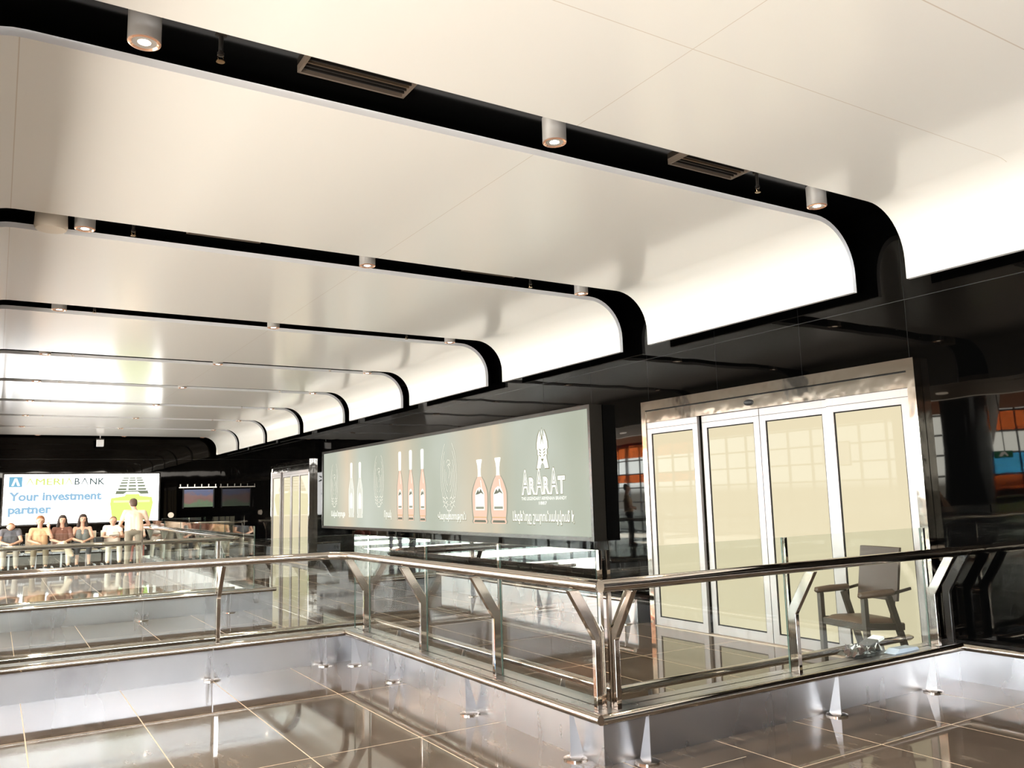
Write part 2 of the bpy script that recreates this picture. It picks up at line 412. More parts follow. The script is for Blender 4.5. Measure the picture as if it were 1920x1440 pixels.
MB().lathe([(.0, 3.69), (.11, 3.695), (.12, 3.72), (.115, 3.83), (.10, 3.90), (.0, 3.90)], c=(.27, 7.32, -.04), seg=30).build('housing', mat('beige_plastic', (.62, .54, .44), .5), t, smooth=True)
MB().lathe([(.02, 3.80), (.02, ZT)], c=(.27, 7.32, 0), seg=12).build('stem', m_darkframe, t, smooth=True)
t = thing('hanging_speaker', 'small pale box loudspeaker hanging before the black end wall', 'speaker', (2.71, 29.0, 3.4))
MB().box(2.61, 2.81, 28.9, 29.08, 3.38, 3.59).build('housing', mat('pale_plastic', (.7, .7, .72), .5), t, bevel=.01)
MB().box(2.60, 2.82, 28.94, 29.04, 3.59, 3.63).build('bracket', m_darkframe, t)
MB().lathe([(.015, 3.63), (.015, ZT)], c=(2.71, 29.0, 0), seg=10).build('stem', mat('pale_stem', (.8, .8, .8), .5), t)

# ------------------------------------------------------------------ glass barriers
def foot(t, x, y, dx, dy, zt=.25):
    """support foot: disc on the floor and a tapered plate up to the bumper rail; (dx,dy) points to the kerb"""
    f = MB().lathe([(.068, 0), (.068, .008), (.05, .014), (0, .014)], c=(x, y, 0), seg=24).build('support_foot', m_chrome, t, smooth=True)
    b = MB(); n = Vector((-dy, dx, 0))*.008
    b.prism([(-.035, .012), (.055, .012), (-.012, zt), (-.035, zt)], Vector((x, y, 0))-n/2, (dx, dy, 0), (0, 0, 1), n)
    b.build('tapered_plate', m_steel, f); return f
def post(t, x, y, dx, dy, zt=1.14, zk=.27, m=None, off=.17, rod=True):
    """bent flat post: (dx,dy) points to the handrail side"""
    m = m or m_chrome
    d = Vector((dx, dy, 0)); n = Vector((-dy, dx, 0))*.034
    z1 = .66; z2 = .93; o = Vector((x, y, 0))-n/2; w = .026
    poly = [(-w, zk), (w, zk), (w, z1-.012), (off+.028, z2), (off-.045, z2), (-w, z1+.03)]
    q = MB().prism(poly, o, d, (0, 0, 1), n).build('post', m, t, bevel=.003)
    if rod:
        MB().box(x-.011-dx*.036, x+.011-dx*.036, y-.011-dy*.036, y+.011-dy*.036, zk, zt).build('glass_clamp', m_chrome, q)
    return q
def pane(t, x0, x1, y0, y1, z0=.27, z1=1.14, name='glass_panel'):
    b = MB(); b.box(x0, x1, y0, y1, z0, z1)
    b.bm.faces.ensure_lookup_table(); tn = min(x1-x0, y1-y0)
    for f in b.bm.faces:
        nn = f.normal if f.normal.length else None; f.normal_update()
        ex = [max(v.co[i] for v in f.verts)-min(v.co[i] for v in f.verts) for i in range(3)]
        dims = sorted(ex)
        f.material_index = 1 if dims[1] < .02 else 0
    return b.build(name, [m_glass, m_gedge], t)
ZR = .97; ZK = .27; ZBM = .268
KX0, KX1 = 2.87, 3.08       # side kerb
KY0, KY1 = 3.78, 3.96       # front kerb
C0, C1 = 7.58, 7.80         # rear kerb
XE = 6.24
# front barrier along X
t = thing('glass_barrier', 'front glass barrier with dark shining handrail before the large sliding door', 'barrier', (4.5, 3.9, 0))
MB().box(KX0, 6.405, KY0, KY1, 0, ZK).build('kerb', m_steel, t)
MB().tube([(2.765, 3.62, ZR), (6.30, 3.62, ZR)], .034, 24).build('handrail', m_chrome, t, smooth=True)
MB().tube([(6.26, 3.62, ZR), (6.40, 3.62, ZR)], .030, 20).build('handrail_end', m_chrome, t, smooth=True)
MB().tube([(2.79, 3.69, ZBM), (6.16, 3.69, ZBM)], .027, 20).build('bumper_rail', m_chrome, t, smooth=True)
MB().tube([(3.30, 4.17, ZBM), (6.23, 4.17, ZBM), (6.27, 4.16, ZBM)], [.027, .027, .012], 20).build('inner_bumper_rail', m_chrome, t, smooth=True)
for x in (3.0, 4.5, 6.05): post(t, x, 3.82, 0, -1)
post(t, 6.27, 3.84, 0, -1, m=m_mirrorpost, rod=False)  # dark shape modelled in place of the last post's reflection in the wall
pane(t, 3.02, 4.485, 3.865, 3.877); pane(t, 4.515, 6.035, 3.865, 3.877)
for x in (3.10, 4.70, 5.76): foot(t, x, 3.70, 0, 1)
for x in (3.55, 4.9, 5.9): foot(t, x, 4.16, 0, -1)
# side barrier along Y
t = thing('glass_barrier', 'side glass barrier running back from the near corner, four bent steel posts', 'barrier', (2.95, 5.7, 0))
MB().box(KX0, KX1, KY1, C0, 0, ZK).build('kerb', m_steel, t)
MB().tube([(2.765, 3.62, ZR), (2.765, 7.25, ZR), (2.62, 7.44, ZR)], .034, 24).build('handrail', m_chrome, t, smooth=True)
MB().tube([(2.79, 3.69, ZBM), (2.79, 7.5, ZBM)], .027, 20).build('bumper_rail', m_chrome, t, smooth=True)
MB().tube([(3.29, 4.17, ZBM), (3.29, 8.0, ZBM)], .027, 20).build('inner_bumper_rail', m_chrome, t, smooth=True)
for y in (3.88, 5.0, 6.15, 7.35): post(t, 2.925, y, -1, 0)
for a, c in ((3.9, 4.985), (5.015, 6.135), (6.165, 7.335), (7.365, 7.70)): pane(t, 2.950, 2.962, a, c)
for y in (3.98, 5.2, 6.5, 7.35): foot(t, 2.82, y, 1, 0)
for y in (4.8, 6.2, 7.5): foot(t, 3.30, y, -1, 0)
# rear barrier
t = thing('glass_barrier', 'long glass barrier crossing the left side behind the foreground floor', 'barrier', (1, 7.75, 0))
MB().box(-2.6, KX1, C0, C1, 0, ZK).build('kerb', m_steel, t)
MB().tube([(-2.7, 7.50, ZR), (2.64, 7.45, ZR)], .034, 24).build('handrail', m_chrome, t, smooth=True)
MB().tube([(-2.7, 7.50, ZBM), (2.79, 7.50, ZBM)], .027, 20).build('bumper_rail', m_chrome, t, smooth=True)
MB().tube([(-2.7, 8.0, ZBM), (3.29, 8.0, ZBM)], .027, 20).build('inner_bumper_rail', m_chrome, t, smooth=True)
for x in (-1.2, .05-.0, 1.69): 
    if x > 1 or x < 0: post(t, x, 7.66, 0, -1)
pane(t, -2.6, -1.22, 7.70, 7.712); pane(t, -1.18, 1.67, 7.70, 7.712); pane(t, 1.71, 2.96, 7.70, 7.712)
for x in (-1.2, 1.62, 2.60): foot(t, x, 7.50, 0, 1)
for x in (-.8, .9, 2.4): foot(t, x, 8.01, 0, -1)
# kerb along the right wall in the foreground
t = thing('wall_kerb', 'low steel kerb with bumper rail along the black wall at the right edge', 'kerb', (6.3, 1.5, 0))
MB().box(6.25, 6.405, -3, KY0, 0, ZK).build('kerb', m_steel, t)
MB().tube([(6.16, 3.69, ZBM), (6.16, -3, ZBM)], .027, 20).build('bumper_rail', m_chrome, t, smooth=True)
for y in (2.4, .6): foot(t, 6.17, y, 1, 0)
# kerb along the wall between the doors, with rounded end
t = thing('wall_kerb', 'low steel kerb with bumper rail below the long backlit bottle poster', 'kerb', (6.4, 10, 0))
MB().box(6.24, 6.405, 7.5, 12.4, 0, ZK).build('kerb', m_steel, t)
MB().tube([(6.14, 7.45, ZBM), (6.14, 12.3, ZBM), (6.18, 12.5, ZBM), (6.3, 12.6, ZBM), (6.39, 12.62, ZBM)], .027, 16).build('bumper_rail', m_chrome, t, smooth=True)
for y in (7.6, 9.4, 11.2): foot(t, 6.16, y, 1, 0)
# middle barrier with its return
t = thing('glass_barrier', 'second glass barrier in the left background, in front of the waiting people', 'barrier', (1, 12.2, 0))
MB().box(-2.6, 3.4, 12.05, 12.4, 0, ZK).build('kerb', m_steel, t)
MB().box(3.1, 3.4, 12.4, 22.7, 0, ZK).build('side_kerb', m_steel, t)
MB().tube([(-2.7, 12.62, ZR), (2.95, 12.62, ZR), (3.05, 12.7, ZR), (3.05, 12.9, ZR), (3.12, 22.6, ZR)], .032, 18).build('handrail', m_chrome, t, smooth=True)
MB().tube([(-2.7, 11.95, ZBM), (3.42, 11.95, ZBM)], .027, 16).build('bumper_rail', m_chrome, t, smooth=True)
MB().tube([(-2.7, 12.5, ZBM), (2.98, 12.5, ZBM)], .027, 16).build('inner_bumper_rail', m_chrome, t, smooth=True)
for x in (-.9, 1.71): post(t, x, 12.36, 0, 1, off=.24)
for a, c in ((-2.6, -.93), (-.87, 1.68), (1.74, 3.2)): pane(t, a, c, 12.30, 12.312)
for a in (12.32, 14.2, 16.1, 18.0, 19.9): pane(t, 3.2, 3.212, a, a+1.86)
for y in (14.18, 16.08, 17.98, 19.88, 21.78): post(t, 3.24, y, -1, 0, off=.1)
for x in (-.5, 1.7, 2.8): foot(t, x, 11.96, 0, 1)
# far barrier by the second door
t = thing('glass_barrier', 'short far glass barrier left of the smaller sliding door', 'barrier', (5.4, 24.6, 0))
MB().box(3.9, 6.1, 24.5, 24.75, 0, ZK).build('kerb', m_steel, t)
MB().tube([(3.9, 24.85, ZR), (6.25, 24.85, ZR)], .035, 14).build('handrail', m_chrome, t, smooth=True)
MB().tube([(3.9, 24.42, ZBM), (6.1, 24.42, ZBM)], .027, 12).build('bumper_rail', m_chrome, t, smooth=True)
for x in (4.6, 6.1): post(t, x, 24.62, 0, 1, off=.24)
pane(t, 3.9, 5.0, 24.6, 24.61); pane(t, 5.03, 6.1, 24.6, 24.61)

# ------------------------------------------------------------------ sliding doors
m_dglass = mat('backlit_glass', base=(.02, .018, .012), rough=.015, emit=(.86, .76, .52), es=.80, spec=.025)
def sliding_door(idx, y0, y1, label):
    """y0 far edge, y1 near edge (y0 > y1)"""
    t = thing('door_%d' % idx, label, None, (6.4, (y0+y1)/2, 0), kind='structure')
    xf = 6.31; zt = 2.50; w = y0-y1
    b = MB(); b.box(xf, 6.405, y1, y1+.07, 0, zt-.1005); b.box(xf, 6.405, y0-.07, y0, 0, zt-.1005); b.box(xf, 6.405, y1, y0, zt-.10, zt); b.build('portal_frame', m_head, t)
    b = MB(); b.box(xf+.012, 6.405, y1+.07, y0-.07, zt-.24, zt-.11); b.build('header', m_head, t)
    MB().box(xf+.008, xf+.013, y1+.07, y0-.07, zt-.113, zt-.104).build('header_joint', m_alud, t)
    MB().box(xf, 6.405, y1+.07, y0-.07, 0, .008).build('threshold', m_sill, t)
    L_ = (w-.14)/4; ed = [y0-.07-k*L_ for k in range(5)]
    for k in range(4):
        a, c = ed[k], ed[k+1]; x = (6.325 if k in (0, 3) else 6.365)
        if k == 1: a += -.02
        if k == 0: c -= .0
        top = zt-.24; st = .075; bt = .10; tp = .13
        d = thing('door_panel', None, None, (x, (a+c)/2, 0)); d.parent = t; d.location = Vector(d.location)-t.location; ORG[d.name] = Vector((x, (a+c)/2, 0))
        b = MB(); b.box(x, x+.035, c+.004, c+st, .012, top-.004); b.box(x, x+.035, a-st, a-.004, .012, top-.004)
        b.box(x, x+.035, c+st+.0005, a-st-.0005, .012, bt); b.box(x, x+.035, c+st+.0005, a-st-.0005, top-tp, top-.004)
        o = b.build('panel_frame', m_alu, d)
        b = MB(); g = .011; b.box(x+.008, x+.014, c+st, c+st+g, bt, top-tp); b.box(x+.008, x+.014, a-st-g, a-st, bt, top-tp)
        b.box(x+.008, x+.014, c+st+g, a-st-g, bt, bt+g); b.box(x+.008, x+.014, c+st+g, a-st-g, top-tp-g, top-tp); b.build('seal', m_alud, d)
        MB().box(x+.014, x+.026, c+st, a-st, bt, top-tp).build('glass', m_dglass, d)
        MB().box(x-.001, x+.003, c+.006, a-.006, top-tp+.055, top-tp+.059).build('dark_joint', m_alud, d)  # thin dark strip across the top rail
    b = MB(); ym = (y0+y1)/2
    b.lathe([(.0, -.05), (.02, -.045), (.03, -.02), (.03, .02), (.02, .045), (.0, .05)], c=(xf+.01, ym+.08, zt-.175), seg=14, ax='y')
    b.build('motion_sensor', m_blackmatt, t, smooth=True)
    return t
sliding_door(1, 7.36, 3.97, 'large backlit automatic sliding door with four cream glass panels')
sliding_door(2, 22.65, 19.4, 'distant automatic sliding door left of the bottle poster')

# ------------------------------------------------------------------ bottle lightbox on the right wall
t = thing('advertising_lightbox', 'long backlit grey green brandy poster with pale bottles on the black wall', 'poster', (6.5, 13.6, .9))
YA, YZ, Z0, Z1 = 18.72, 8.52, .93, 2.56
b = MB(); f = .05
b.box(6.40, 6.6, YZ-f, YZ, Z0-f, Z1+f); b.box(6.40, 6.6, YA, YA+f, Z0-f, Z1+f); b.box(6.40, 6.6, YZ, YA, Z0-f, Z0); b.box(6.40, 6.6, YZ, YA, Z1, Z1+f)
b.build('frame', mat('lightbox_frame', (.025, .022, .018), .22, .4), t)
m_ad = mat('poster_film', base=(.02, .02, .018), rough=.3, spec=.03)
p = geopos(m_ad); s = sep(m_ad, p)
n_ = noise(m_ad, p, .5, 2, (1, 1, .9))
# warm printed patches behind the bottles
warm = None
for yc, wd in ((16.7, .7), (13.95, .9), (11.1, 1.1), (10.6, .4)):
    a = math_(m_ad, 'SUBTRACT', s[1], yc); a = math_(m_ad, 'ABSOLUTE', a); a = math_(m_ad, 'DIVIDE', a, wd); a = math_(m_ad, 'SUBTRACT', 1, a, clamp=True)
    warm = a if warm is None else math_(m_ad, 'MAXIMUM', warm, a)
warm = math_(m_ad, 'MULTIPLY', warm, math_(m_ad, 'MULTIPLY_ADD', n_, .9, .25), clamp=True)
colr = ramp(m_ad, n_, [(.3, (.40, .43, .33)), (.7, (.58, .62, .54))])
colr = mixc(m_ad, warm, colr, (.74, .58, .40))
L(m_ad, colr, bsdf(m_ad).inputs['Emission Color']); bsdf(m_ad).inputs['Emission Strength'].default_value = .84
MB().box(6.43, 6.44, YZ, YA, Z0, Z1).build('backlit_film', m_ad, t)
XF = 6.43
def em(name, c, st=1.0): return mat(name, base=(.01, .01, .01), rough=.4, emit=c, es=st, spec=.05)
e_white = em('print_white', (1, 1, .90), 1.0); e_olive = em('print_olive', (.22, .21, .10), .9); e_pink = em('print_pink', (.86, .58, .43), .92)
e_grey = em('print_grey', (.30, .31, .23), .9); e_label = em('print_label', (.98, .96, .84), 1.0); e_dk = em('print_dark', (.16, .17, .11), .8); e_pale = em('print_pale', (.70, .70, .60), .95); e_gold = em('print_gold', (.75, .45, .2), .9)
UY = (0, -1, 0); UZ = (0, 0, 1)
def poly(parent, name, pts, m, lay, o, sc=1, sy=None):
    """flat print: pts in metres (x to the reader's right, y up) round o = (Y,Z)"""
    sy = sy or sc
    return MB().prism([(x*sc, y*sy) for x, y in pts], (XF-.0008*lay, o[0], o[1]), UY, UZ, (-.0008, 0, 0)).build(name, m, parent)
def mirror(pts): return pts+[(-x, y) for x, y in reversed(pts) if abs(x) > 1e-6]
slim = [(.11, 0), (.115, .04), (.10, .07), (.115, .10), (.125, .22), (.125, .5), (.11, .66), (.05, .86), (.045, .90), (.04, .92)]
slimcap = [(.045, .90), (.055, .92), (.065, 1.18), (.06, 1.23), (.035, 1.25)]
fat = [(.20, 0), (.22, .03), (.20, .07), (.205, .1), (.225, .2), (.235, .42), (.21, .52), (.13, .65), (.08, .7), (.07, .72)]
fatcap = [(.072, .72), (.05, .735), (.048, .83), (.055, .86), (.062, .90), (.088, .965), (.085, .985), (.05, .99)]
def smooth_(pts, n=5):
    out = []
    P = [pts[0]]+list(pts)+[pts[-1]]
    for i in range(1, len(P)-2):
        for k in range(n):
            u = k/n; a, b_, c, d = P[i-1], P[i], P[i+1], P[i+2]
            out.append(tuple(.5*((2*b_[j])+(-a[j]+c[j])*u+(2*a[j]-5*b_[j]+4*c[j]-d[j])*u*u+(-a[j]+3*b_[j]-3*c[j]+d[j])*u**3) for j in (0, 1)))
    out.append(tuple(pts[-1])); return out
slim = smooth_(slim); slimcap = smooth_(slimcap); fat = smooth_(fat); fatcap = smooth_(fatcap)
def bottle(yc, z0, body, cap, sy, faint=False, fat_=False):
    g = poly(t, 'bottle_print', mirror(body), e_pale if faint else e_pink, 2, (yc, z0), 1, sy)
    out = [(x*1.10+.012, y) for x, y in body]
    poly(g, 'outline', mirror(out), e_white if faint else e_grey, 1, (yc, z0), 1, sy)
    poly(g, 'cap', mirror(cap), e_white, 3, (yc, z0), 1, sy)
    k = .62
    w = max(x for x, y in body)*k; y0_ = .2*body[-1][1]/(.9 if not fat_ else .72)
    lab = [(w, y0_), (w, y0_+.26 if not fat_ else y0_+.25), (w*.6, y0_+.33 if not fat_ else y0_+.33), (0, y0_+.36)]
    poly(g, 'label_print', mirror(lab), e_label, 3, (yc, z0), 1, sy)
    mt = [(-w*.9, y0_+.24), (-w*.35, y0_+.32), (-w*.1, y0_+.28), (w*.2, y0_+.33), (w*.9, y0_+.24), (w*.3, y0_+.27), (-w*.2, y0_+.25)]
    if not faint:
        poly(g, 'mountain_print', mt, e_dk, 4, (yc, z0), 1, sy)
        poly(g, 'label_band', [(-w*.85, y0_+.02), (w*.85, y0_+.02), (w*.85, y0_+.055), (-w*.85, y0_+.055)], e_grey, 4, (yc, z0), 1, sy)
    wb = max(x for x, y in body)
    poly(g, 'base_ring', [(-wb*.8, .015), (wb*.8, .015), (wb*.7, .05), (-wb*.7, .05)], e_dk if not faint else e_pale, 4, (yc, z0), 1, sy)
    poly(g, 'gold_ring', [(-wb*.85, .085), (wb*.85, .085), (wb*.85, .10), (-wb*.85, .10)], e_gold if not faint else e_pale, 4, (yc, z0), 1, sy)
    tp_ = body[-1][1]; hl = [(wb*.25, tp_*.72), (wb*.36, tp_*.70), (wb*.2, tp_*.92), (wb*.12, tp_*.92)]
    poly(g, 'highlight', hl, e_white, 4, (yc, z0), 1, sy)
bottle(16.96, 1.13, slim, slimcap, .92, True); bottle(16.47, 1.12, slim, slimcap, .92, True)
bottle(14.44, 1.09, slim, slimcap, 1.02); bottle(13.96, 1.09, slim, slimcap, 1.02); bottle(13.47, 1.08, slim, slimcap, 1.02)
bottle(11.41, 1.07, fat, fatcap, 1.0, False, True); bottle(10.84, 1.07, fat, fatcap, 1.0, False, True)
# winged crest over the brand name
em_ = [(0, .36), (.025, .26), (.05, .22), (.06, .33), (.11, .25), (.15, .14), (.155, .04), (.13, .02), (.135, -.06), (.11, -.05), (.12, -.12), (.17, -.27), (.06, -.27), (.045, -.22), (0, -.18)]
g = poly(t, 'crest_print', mirror(em_), e_white, 3, (9.62, 2.08), .88)
poly(g, 'outline', mirror([(x*1.13, y*1.05) for x, y in em_]), e_olive, 2, (9.62, 2.08), .88)
for sg in (-1, 1):
    for k in range(3):
        poly(g, 'feather_print', [(sg*.04, .0-k*.045), (sg*.085, .03-k*.045), (sg*.09, .045-k*.045), (sg*.035, .02-k*.045)], e_olive, 4, (9.62, 2.08), .88)
poly(g, 'feather_print', [(-.045, .1), (0, .20), (.045, .1), (.03, .16), (0, .30), (-.03, .16)], e_olive, 4, (9.62, 2.08), .88)
poly(g, 'feather_print', [(-.04, -.12), (.04, -.12), (0, -.17)], e_olive, 4, (9.62, 2.08), .88)
def adtext(s_, y, z, w, size, m, lay=3, off=0., name='lettering'):
    bev = .02 if s_.isascii() else (.05 if off > .005 else .022)
    return text_mesh(name, s_, size, m, t, (XF-.0010*lay, y, z), UY, UZ, width=w, offset=0 if bev else off, ext=.0004, bev=bev)
# brand name with tall A's : dark edge, white letter, grey core
cells = [('A', 1), ('R', 0), ('A', 1), ('R', 0), ('A', 1), ('T', 0)]
yw = 10.17
for i, (ch, tall) in enumerate(cells):
    w = .185 if tall else .15; h = .47 if tall else .31
    for m_, bv, lay, ex in ((e_olive, .085, 2, .030), (e_white, .060, 3, .018), (e_grey, .0, 4, -.02)):
        text_mesh('brand_lettering', ch, h, m_, t, (XF-.0012*lay, yw+ex/2, 1.50), UY, UZ, width=w+ex, offset=0 if bv else -.012, ext=.0004, bev=bv*(.7 if tall else .9))
    yw -= w+.012
adtext('THE LEGENDARY ARMENIAN BRANDY', 10.19, 1.41, 1.12, .062, e_white, off=.001)
adtext('1887', 9.74, 1.345, .2, .062, e_white, off=.001)
adtext('Լեգենդը շարունակվում է', 10.45, 1.115, 1.54, .185, e_olive, 2, .008); adtext('Լեգենդը շարունակվում է', 10.44, 1.12, 1.52, .185, e_white, 3, .002)
adtext('Վարպետություն', 12.88, 1.115, 1.02, .17, e_olive, 2, .008); adtext('Վարպետություն', 12.87, 1.12, 1.0, .17, e_white, 3, .002)
adtext('Որակ', 15.21, 1.135, .36, .18, e_olive, 2, .008); adtext('Որակ', 15.20, 1.14, .35, .18, e_white, 3, .002)
adtext('Ավանդույթ', 18.2, 1.15, .88, .16, e_white, 3, .003)
# pale engraved bird ornaments
def ornament(yc, zc, sc, st):
    arcs = []
    for k, (rx, rz, a0, a1) in enumerate(((.30, .62, -.5, .36), (.25, .52, -.48, .30), (.20, .42, -.45, .22), (.15, .30, -.40, .12), (.10, .2, -.35, .1))):
        for sg in (-1, 1): arcs.append([(sg*rx*math.cos((a0+(a1-a0)*i/14)*PI), rz*math.sin((a0+(a1-a0)*i/14)*PI)) for i in range(15)])
    arcs.append([(-.08, .22), (-.04, .27), (.04, .26), (.07, .21), (.03, .19), (-.01, .15), (.04, .10), (.05, .03), (.0, -.05)])
    arcs.append([(-.05, .16), (.0, .20), (.06, .16)])
    for k in range(3):
        for sg in (-1, 1): arcs.append([(sg*(.05+.03*i), -.40-.07*k+.02*math.sin(i*1.4+k)) for i in range(7)])
    arcs.append([(-.08, -.62), (.08, -.62)])
    for m_, dx, lay, w in ((e_grey, .010, 2, .0055), (e_label if st == 1 else e_pale, 0, 3, .004)):
        b = MB()
        for a in arcs:
            for q0, q1 in zip(a, a[1:]):
                p0 = Vector((q0[0]*sc, q0[1]*sc)); p1 = Vector((q1[0]*sc, q1[1]*sc)); d = (p1-p0).normalized(); n = Vector((-d.y, d.x))*w
                b.prism([p0+n, p1+n, p1-n, p0-n], (XF-.0008*lay, yc-dx, zc), UY, UZ, (-.0004, 0, 0))
        b.build('ornament_print', m_, t)
ornament(12.45, 1.85, .95, 1); ornament(15.45, 1.87, .85, 1); ornament(18.0, 1.85, .8, 1)

def scale_about_camera(t, k, x):
    """scales the sign by k about the camera point, moving it nearer; x given"""
    o = ORG[t.name]; t.scale = (k, k, k); t.location = (x, o.y*k, 1.45+(o.z-1.45)*k)
scale_about_camera(t, .9697, 6.305)  # poster shrunk and pulled toward the camera, its outline in view kept

# ------------------------------------------------------------------ bank lightbox on the end wall
t = thing('advertising_lightbox', 'bright white bank poster with green suitcases on the black end wall', 'poster', (2.4, 30.3, 1.0))
m_bank = mat('bank_film', base=(.1, .1, .1), rough=.12, emit=(1, 1, .985), es=4.5)
YP = 30.28
b = MB(); YB_ = 30.4; b.box(.15, 4.72, YP, YB_, .97, 1.02); b.box(.15, 4.72, YP, YB_, 2.57, 2.62); b.box(.15, .2, YP, YB_, 1.02, 2.57); b.box(4.67, 4.72, YP, YB_, 1.02, 2.57); b.build('frame', m_darkframe, t)
MB().box(.2, 4.67, YP, YP+.03, 1.02, 2.57).build('backlit_film', m_bank, t)
UX = (1, 0, 0)
def bp(name, pts, m, lay, par=None):
    return MB().prism(pts, (0, YP-.002*lay, 0), UX, UZ, (0, -.002, 0)).build(name, m, par or t)
def rect(x0, x1, z0, z1): return [(x0, z0), (x1, z0), (x1, z1), (x0, z1)]
k_blue = em('print_blue', (.16, .40, .56), 1.1); k_lime = em('print_lime', (.66, .76, .20), 1.0); k_lt = em('print_light_blue', (.30, .50, .68), 1.0)
k_ink = em('print_ink', (.07, .11, .11), 1); k_wh = em('print_bright', (1, 1, .9), 2)
k_green = em('case_green', (.56, .82, .17), 1.35); k_green2 = em('case_light_green', (.68, .90, .32), 1.6); k_cg = em('case_grey', (.20, .23, .15), 1); k_cw = em('case_white', (.85, .88, .8), 1.7)
lg = bp('logo_square', rect(.33, .69, 2.18, 2.50), k_blue, 1)
bp('logo_chevron', [(.40, 2.22), (.46, 2.22), (.51, 2.38), (.56, 2.22), (.63, 2.22), (.54, 2.45), (.48, 2.45)], k_wh, 2, lg)
def btext(s_, x, z, w, size, m, off=0.): text_mesh('lettering', s_, size, m, t, (x, YP-.004, z), UX, UZ, width=w, offset=0, ext=.001, bev=off)
def lam(x, w, m):
    h = .215; z = 2.235; q = .026
    bp('lettering', [(x, z), (x+q, z), (x+w/2, z+h-.05), (x+w-q, z), (x+w, z), (x+w/2+.012, z+h), (x+w/2-.012, z+h)], m, 1)
lam(.79, .22, k_lime); btext('MERI', 1.05, 2.24, .78, .29, k_lime, .02); lam(1.87, .22, k_lime)
btext('B', 2.14, 2.235, .15, .30, k_ink, .018); lam(2.32, .22, k_ink); btext('NK', 2.58, 2.235, .44, .30, k_ink, .018)
btext('Your investment', .34, 1.76, 2.6, .36, k_lt, .045); btext('partner', .34, 1.36, 1.18, .36, k_lt, .045)
cs = bp('suitcase_print', [(3.22, 1.78), (3.20, 1.6), (3.28, 1.04), (4.40, 1.04), (4.50, 1.6), (4.46, 1.80), (4.1, 1.84), (4.05, 1.92), (3.68, 1.92), (3.62, 1.84)], k_green, 1)
bp('highlight', rect(3.3, 4.4, 1.63, 1.70), k_green2, 2, cs)
x0, x1, z = 3.34, 4.36, 1.90
for k in range(6):
    hgt = .135-.013*k; sh = .040*k
    c_ = bp('suitcase_print', [(x0+sh, z), (x1-sh, z), (x1-sh-.03, z+hgt*.86), (x0+sh+.03, z+hgt*.86)], k_cw if k else k_cg, 1)
    wdt = x1-x0-2*sh
    if k:
        for q in (.05, .37, .69): bp('suitcase_shadow', rect(x0+sh+q*wdt, x0+sh+(q+.26)*wdt, z+.008, z+hgt*.55), k_cg, 2, c_)
    else: bp('suitcase_handle', [(3.58, z), (4.12, z), (4.02, z+.08), (3.68, z+.08)], k_cw, 2, c_)
    z += hgt*.93
t.scale = (.9697,)*3; t.location = (2.4*.9697, YB-.10, 1.45-.45*.9697)  # bank sign likewise shrunk about the camera point, which draws it nearer

# framed picture with a bar of small lamps, and a round plate, on the end wall
t = thing('wall_picture', 'colourful picture of reddish towers under blue sky on the end wall', 'picture', (6.0, 29.45, 1.4))
m_pic = mat('picture_print', base=(.1, .1, .1), rough=.2)
p = geopos(m_pic); s = sep(m_pic, p); n_ = noise(m_pic, p, 5, 3)
h_ = math_(m_pic, 'ADD', s[2], math_(m_pic, 'MULTIPLY', n_, .5))
c_ = ramp(m_pic, math_(m_pic, 'SUBTRACT', h_, 1.55), [(.0, (.05, .16, .03)), (.22, (.10, .30, .06)), (.30, (.40, .10, .06)), (.5, (.45, .16, .12)), (.62, (.08, .14, .45))])
L(m_pic, c_, bsdf(m_pic).inputs['Emission Color']); bsdf(m_pic).inputs['Emission Strength'].default_value = .28
MB().box(5.33, 6.26, 29.46, 29.49, 1.42, 2.0).build('print', m_pic, t)
b = MB(); b.box(5.29, 5.33, 29.45, 29.5, 1.38, 2.04); b.box(6.26, 6.30, 29.45, 29.5, 1.38, 2.04); b.build('frame', m_blackmatt, t)
t = thing('picture_lamp_bar', 'pale horizontal bar with six upright pegs above the colourful picture', 'lamp', (6.0, 29.4, 2.07))
MB().tube([(5.16, 29.4, 2.07), (6.36, 29.4, 2.07)], .018, 10).build('bar', mat('bar_white', (.85, .82, .75), .3, emit=(1, .9, .75), es=.8), t)
for k in range(6): MB().lathe([(.012, 2.07), (.012, 2.17), (.02, 2.175)], c=(5.20+k*.225, 29.4, 0), seg=8).build('peg', mat('peg_white', (.85, .82, .75), .3, emit=(1, .9, .75), es=.7), t)
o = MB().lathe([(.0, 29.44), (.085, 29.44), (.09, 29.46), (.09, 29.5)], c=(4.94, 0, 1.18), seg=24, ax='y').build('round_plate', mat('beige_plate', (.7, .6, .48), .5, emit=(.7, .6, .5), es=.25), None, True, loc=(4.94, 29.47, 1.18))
tag(o, 'round beige plate on the black end wall right of the bank poster', 'plate')

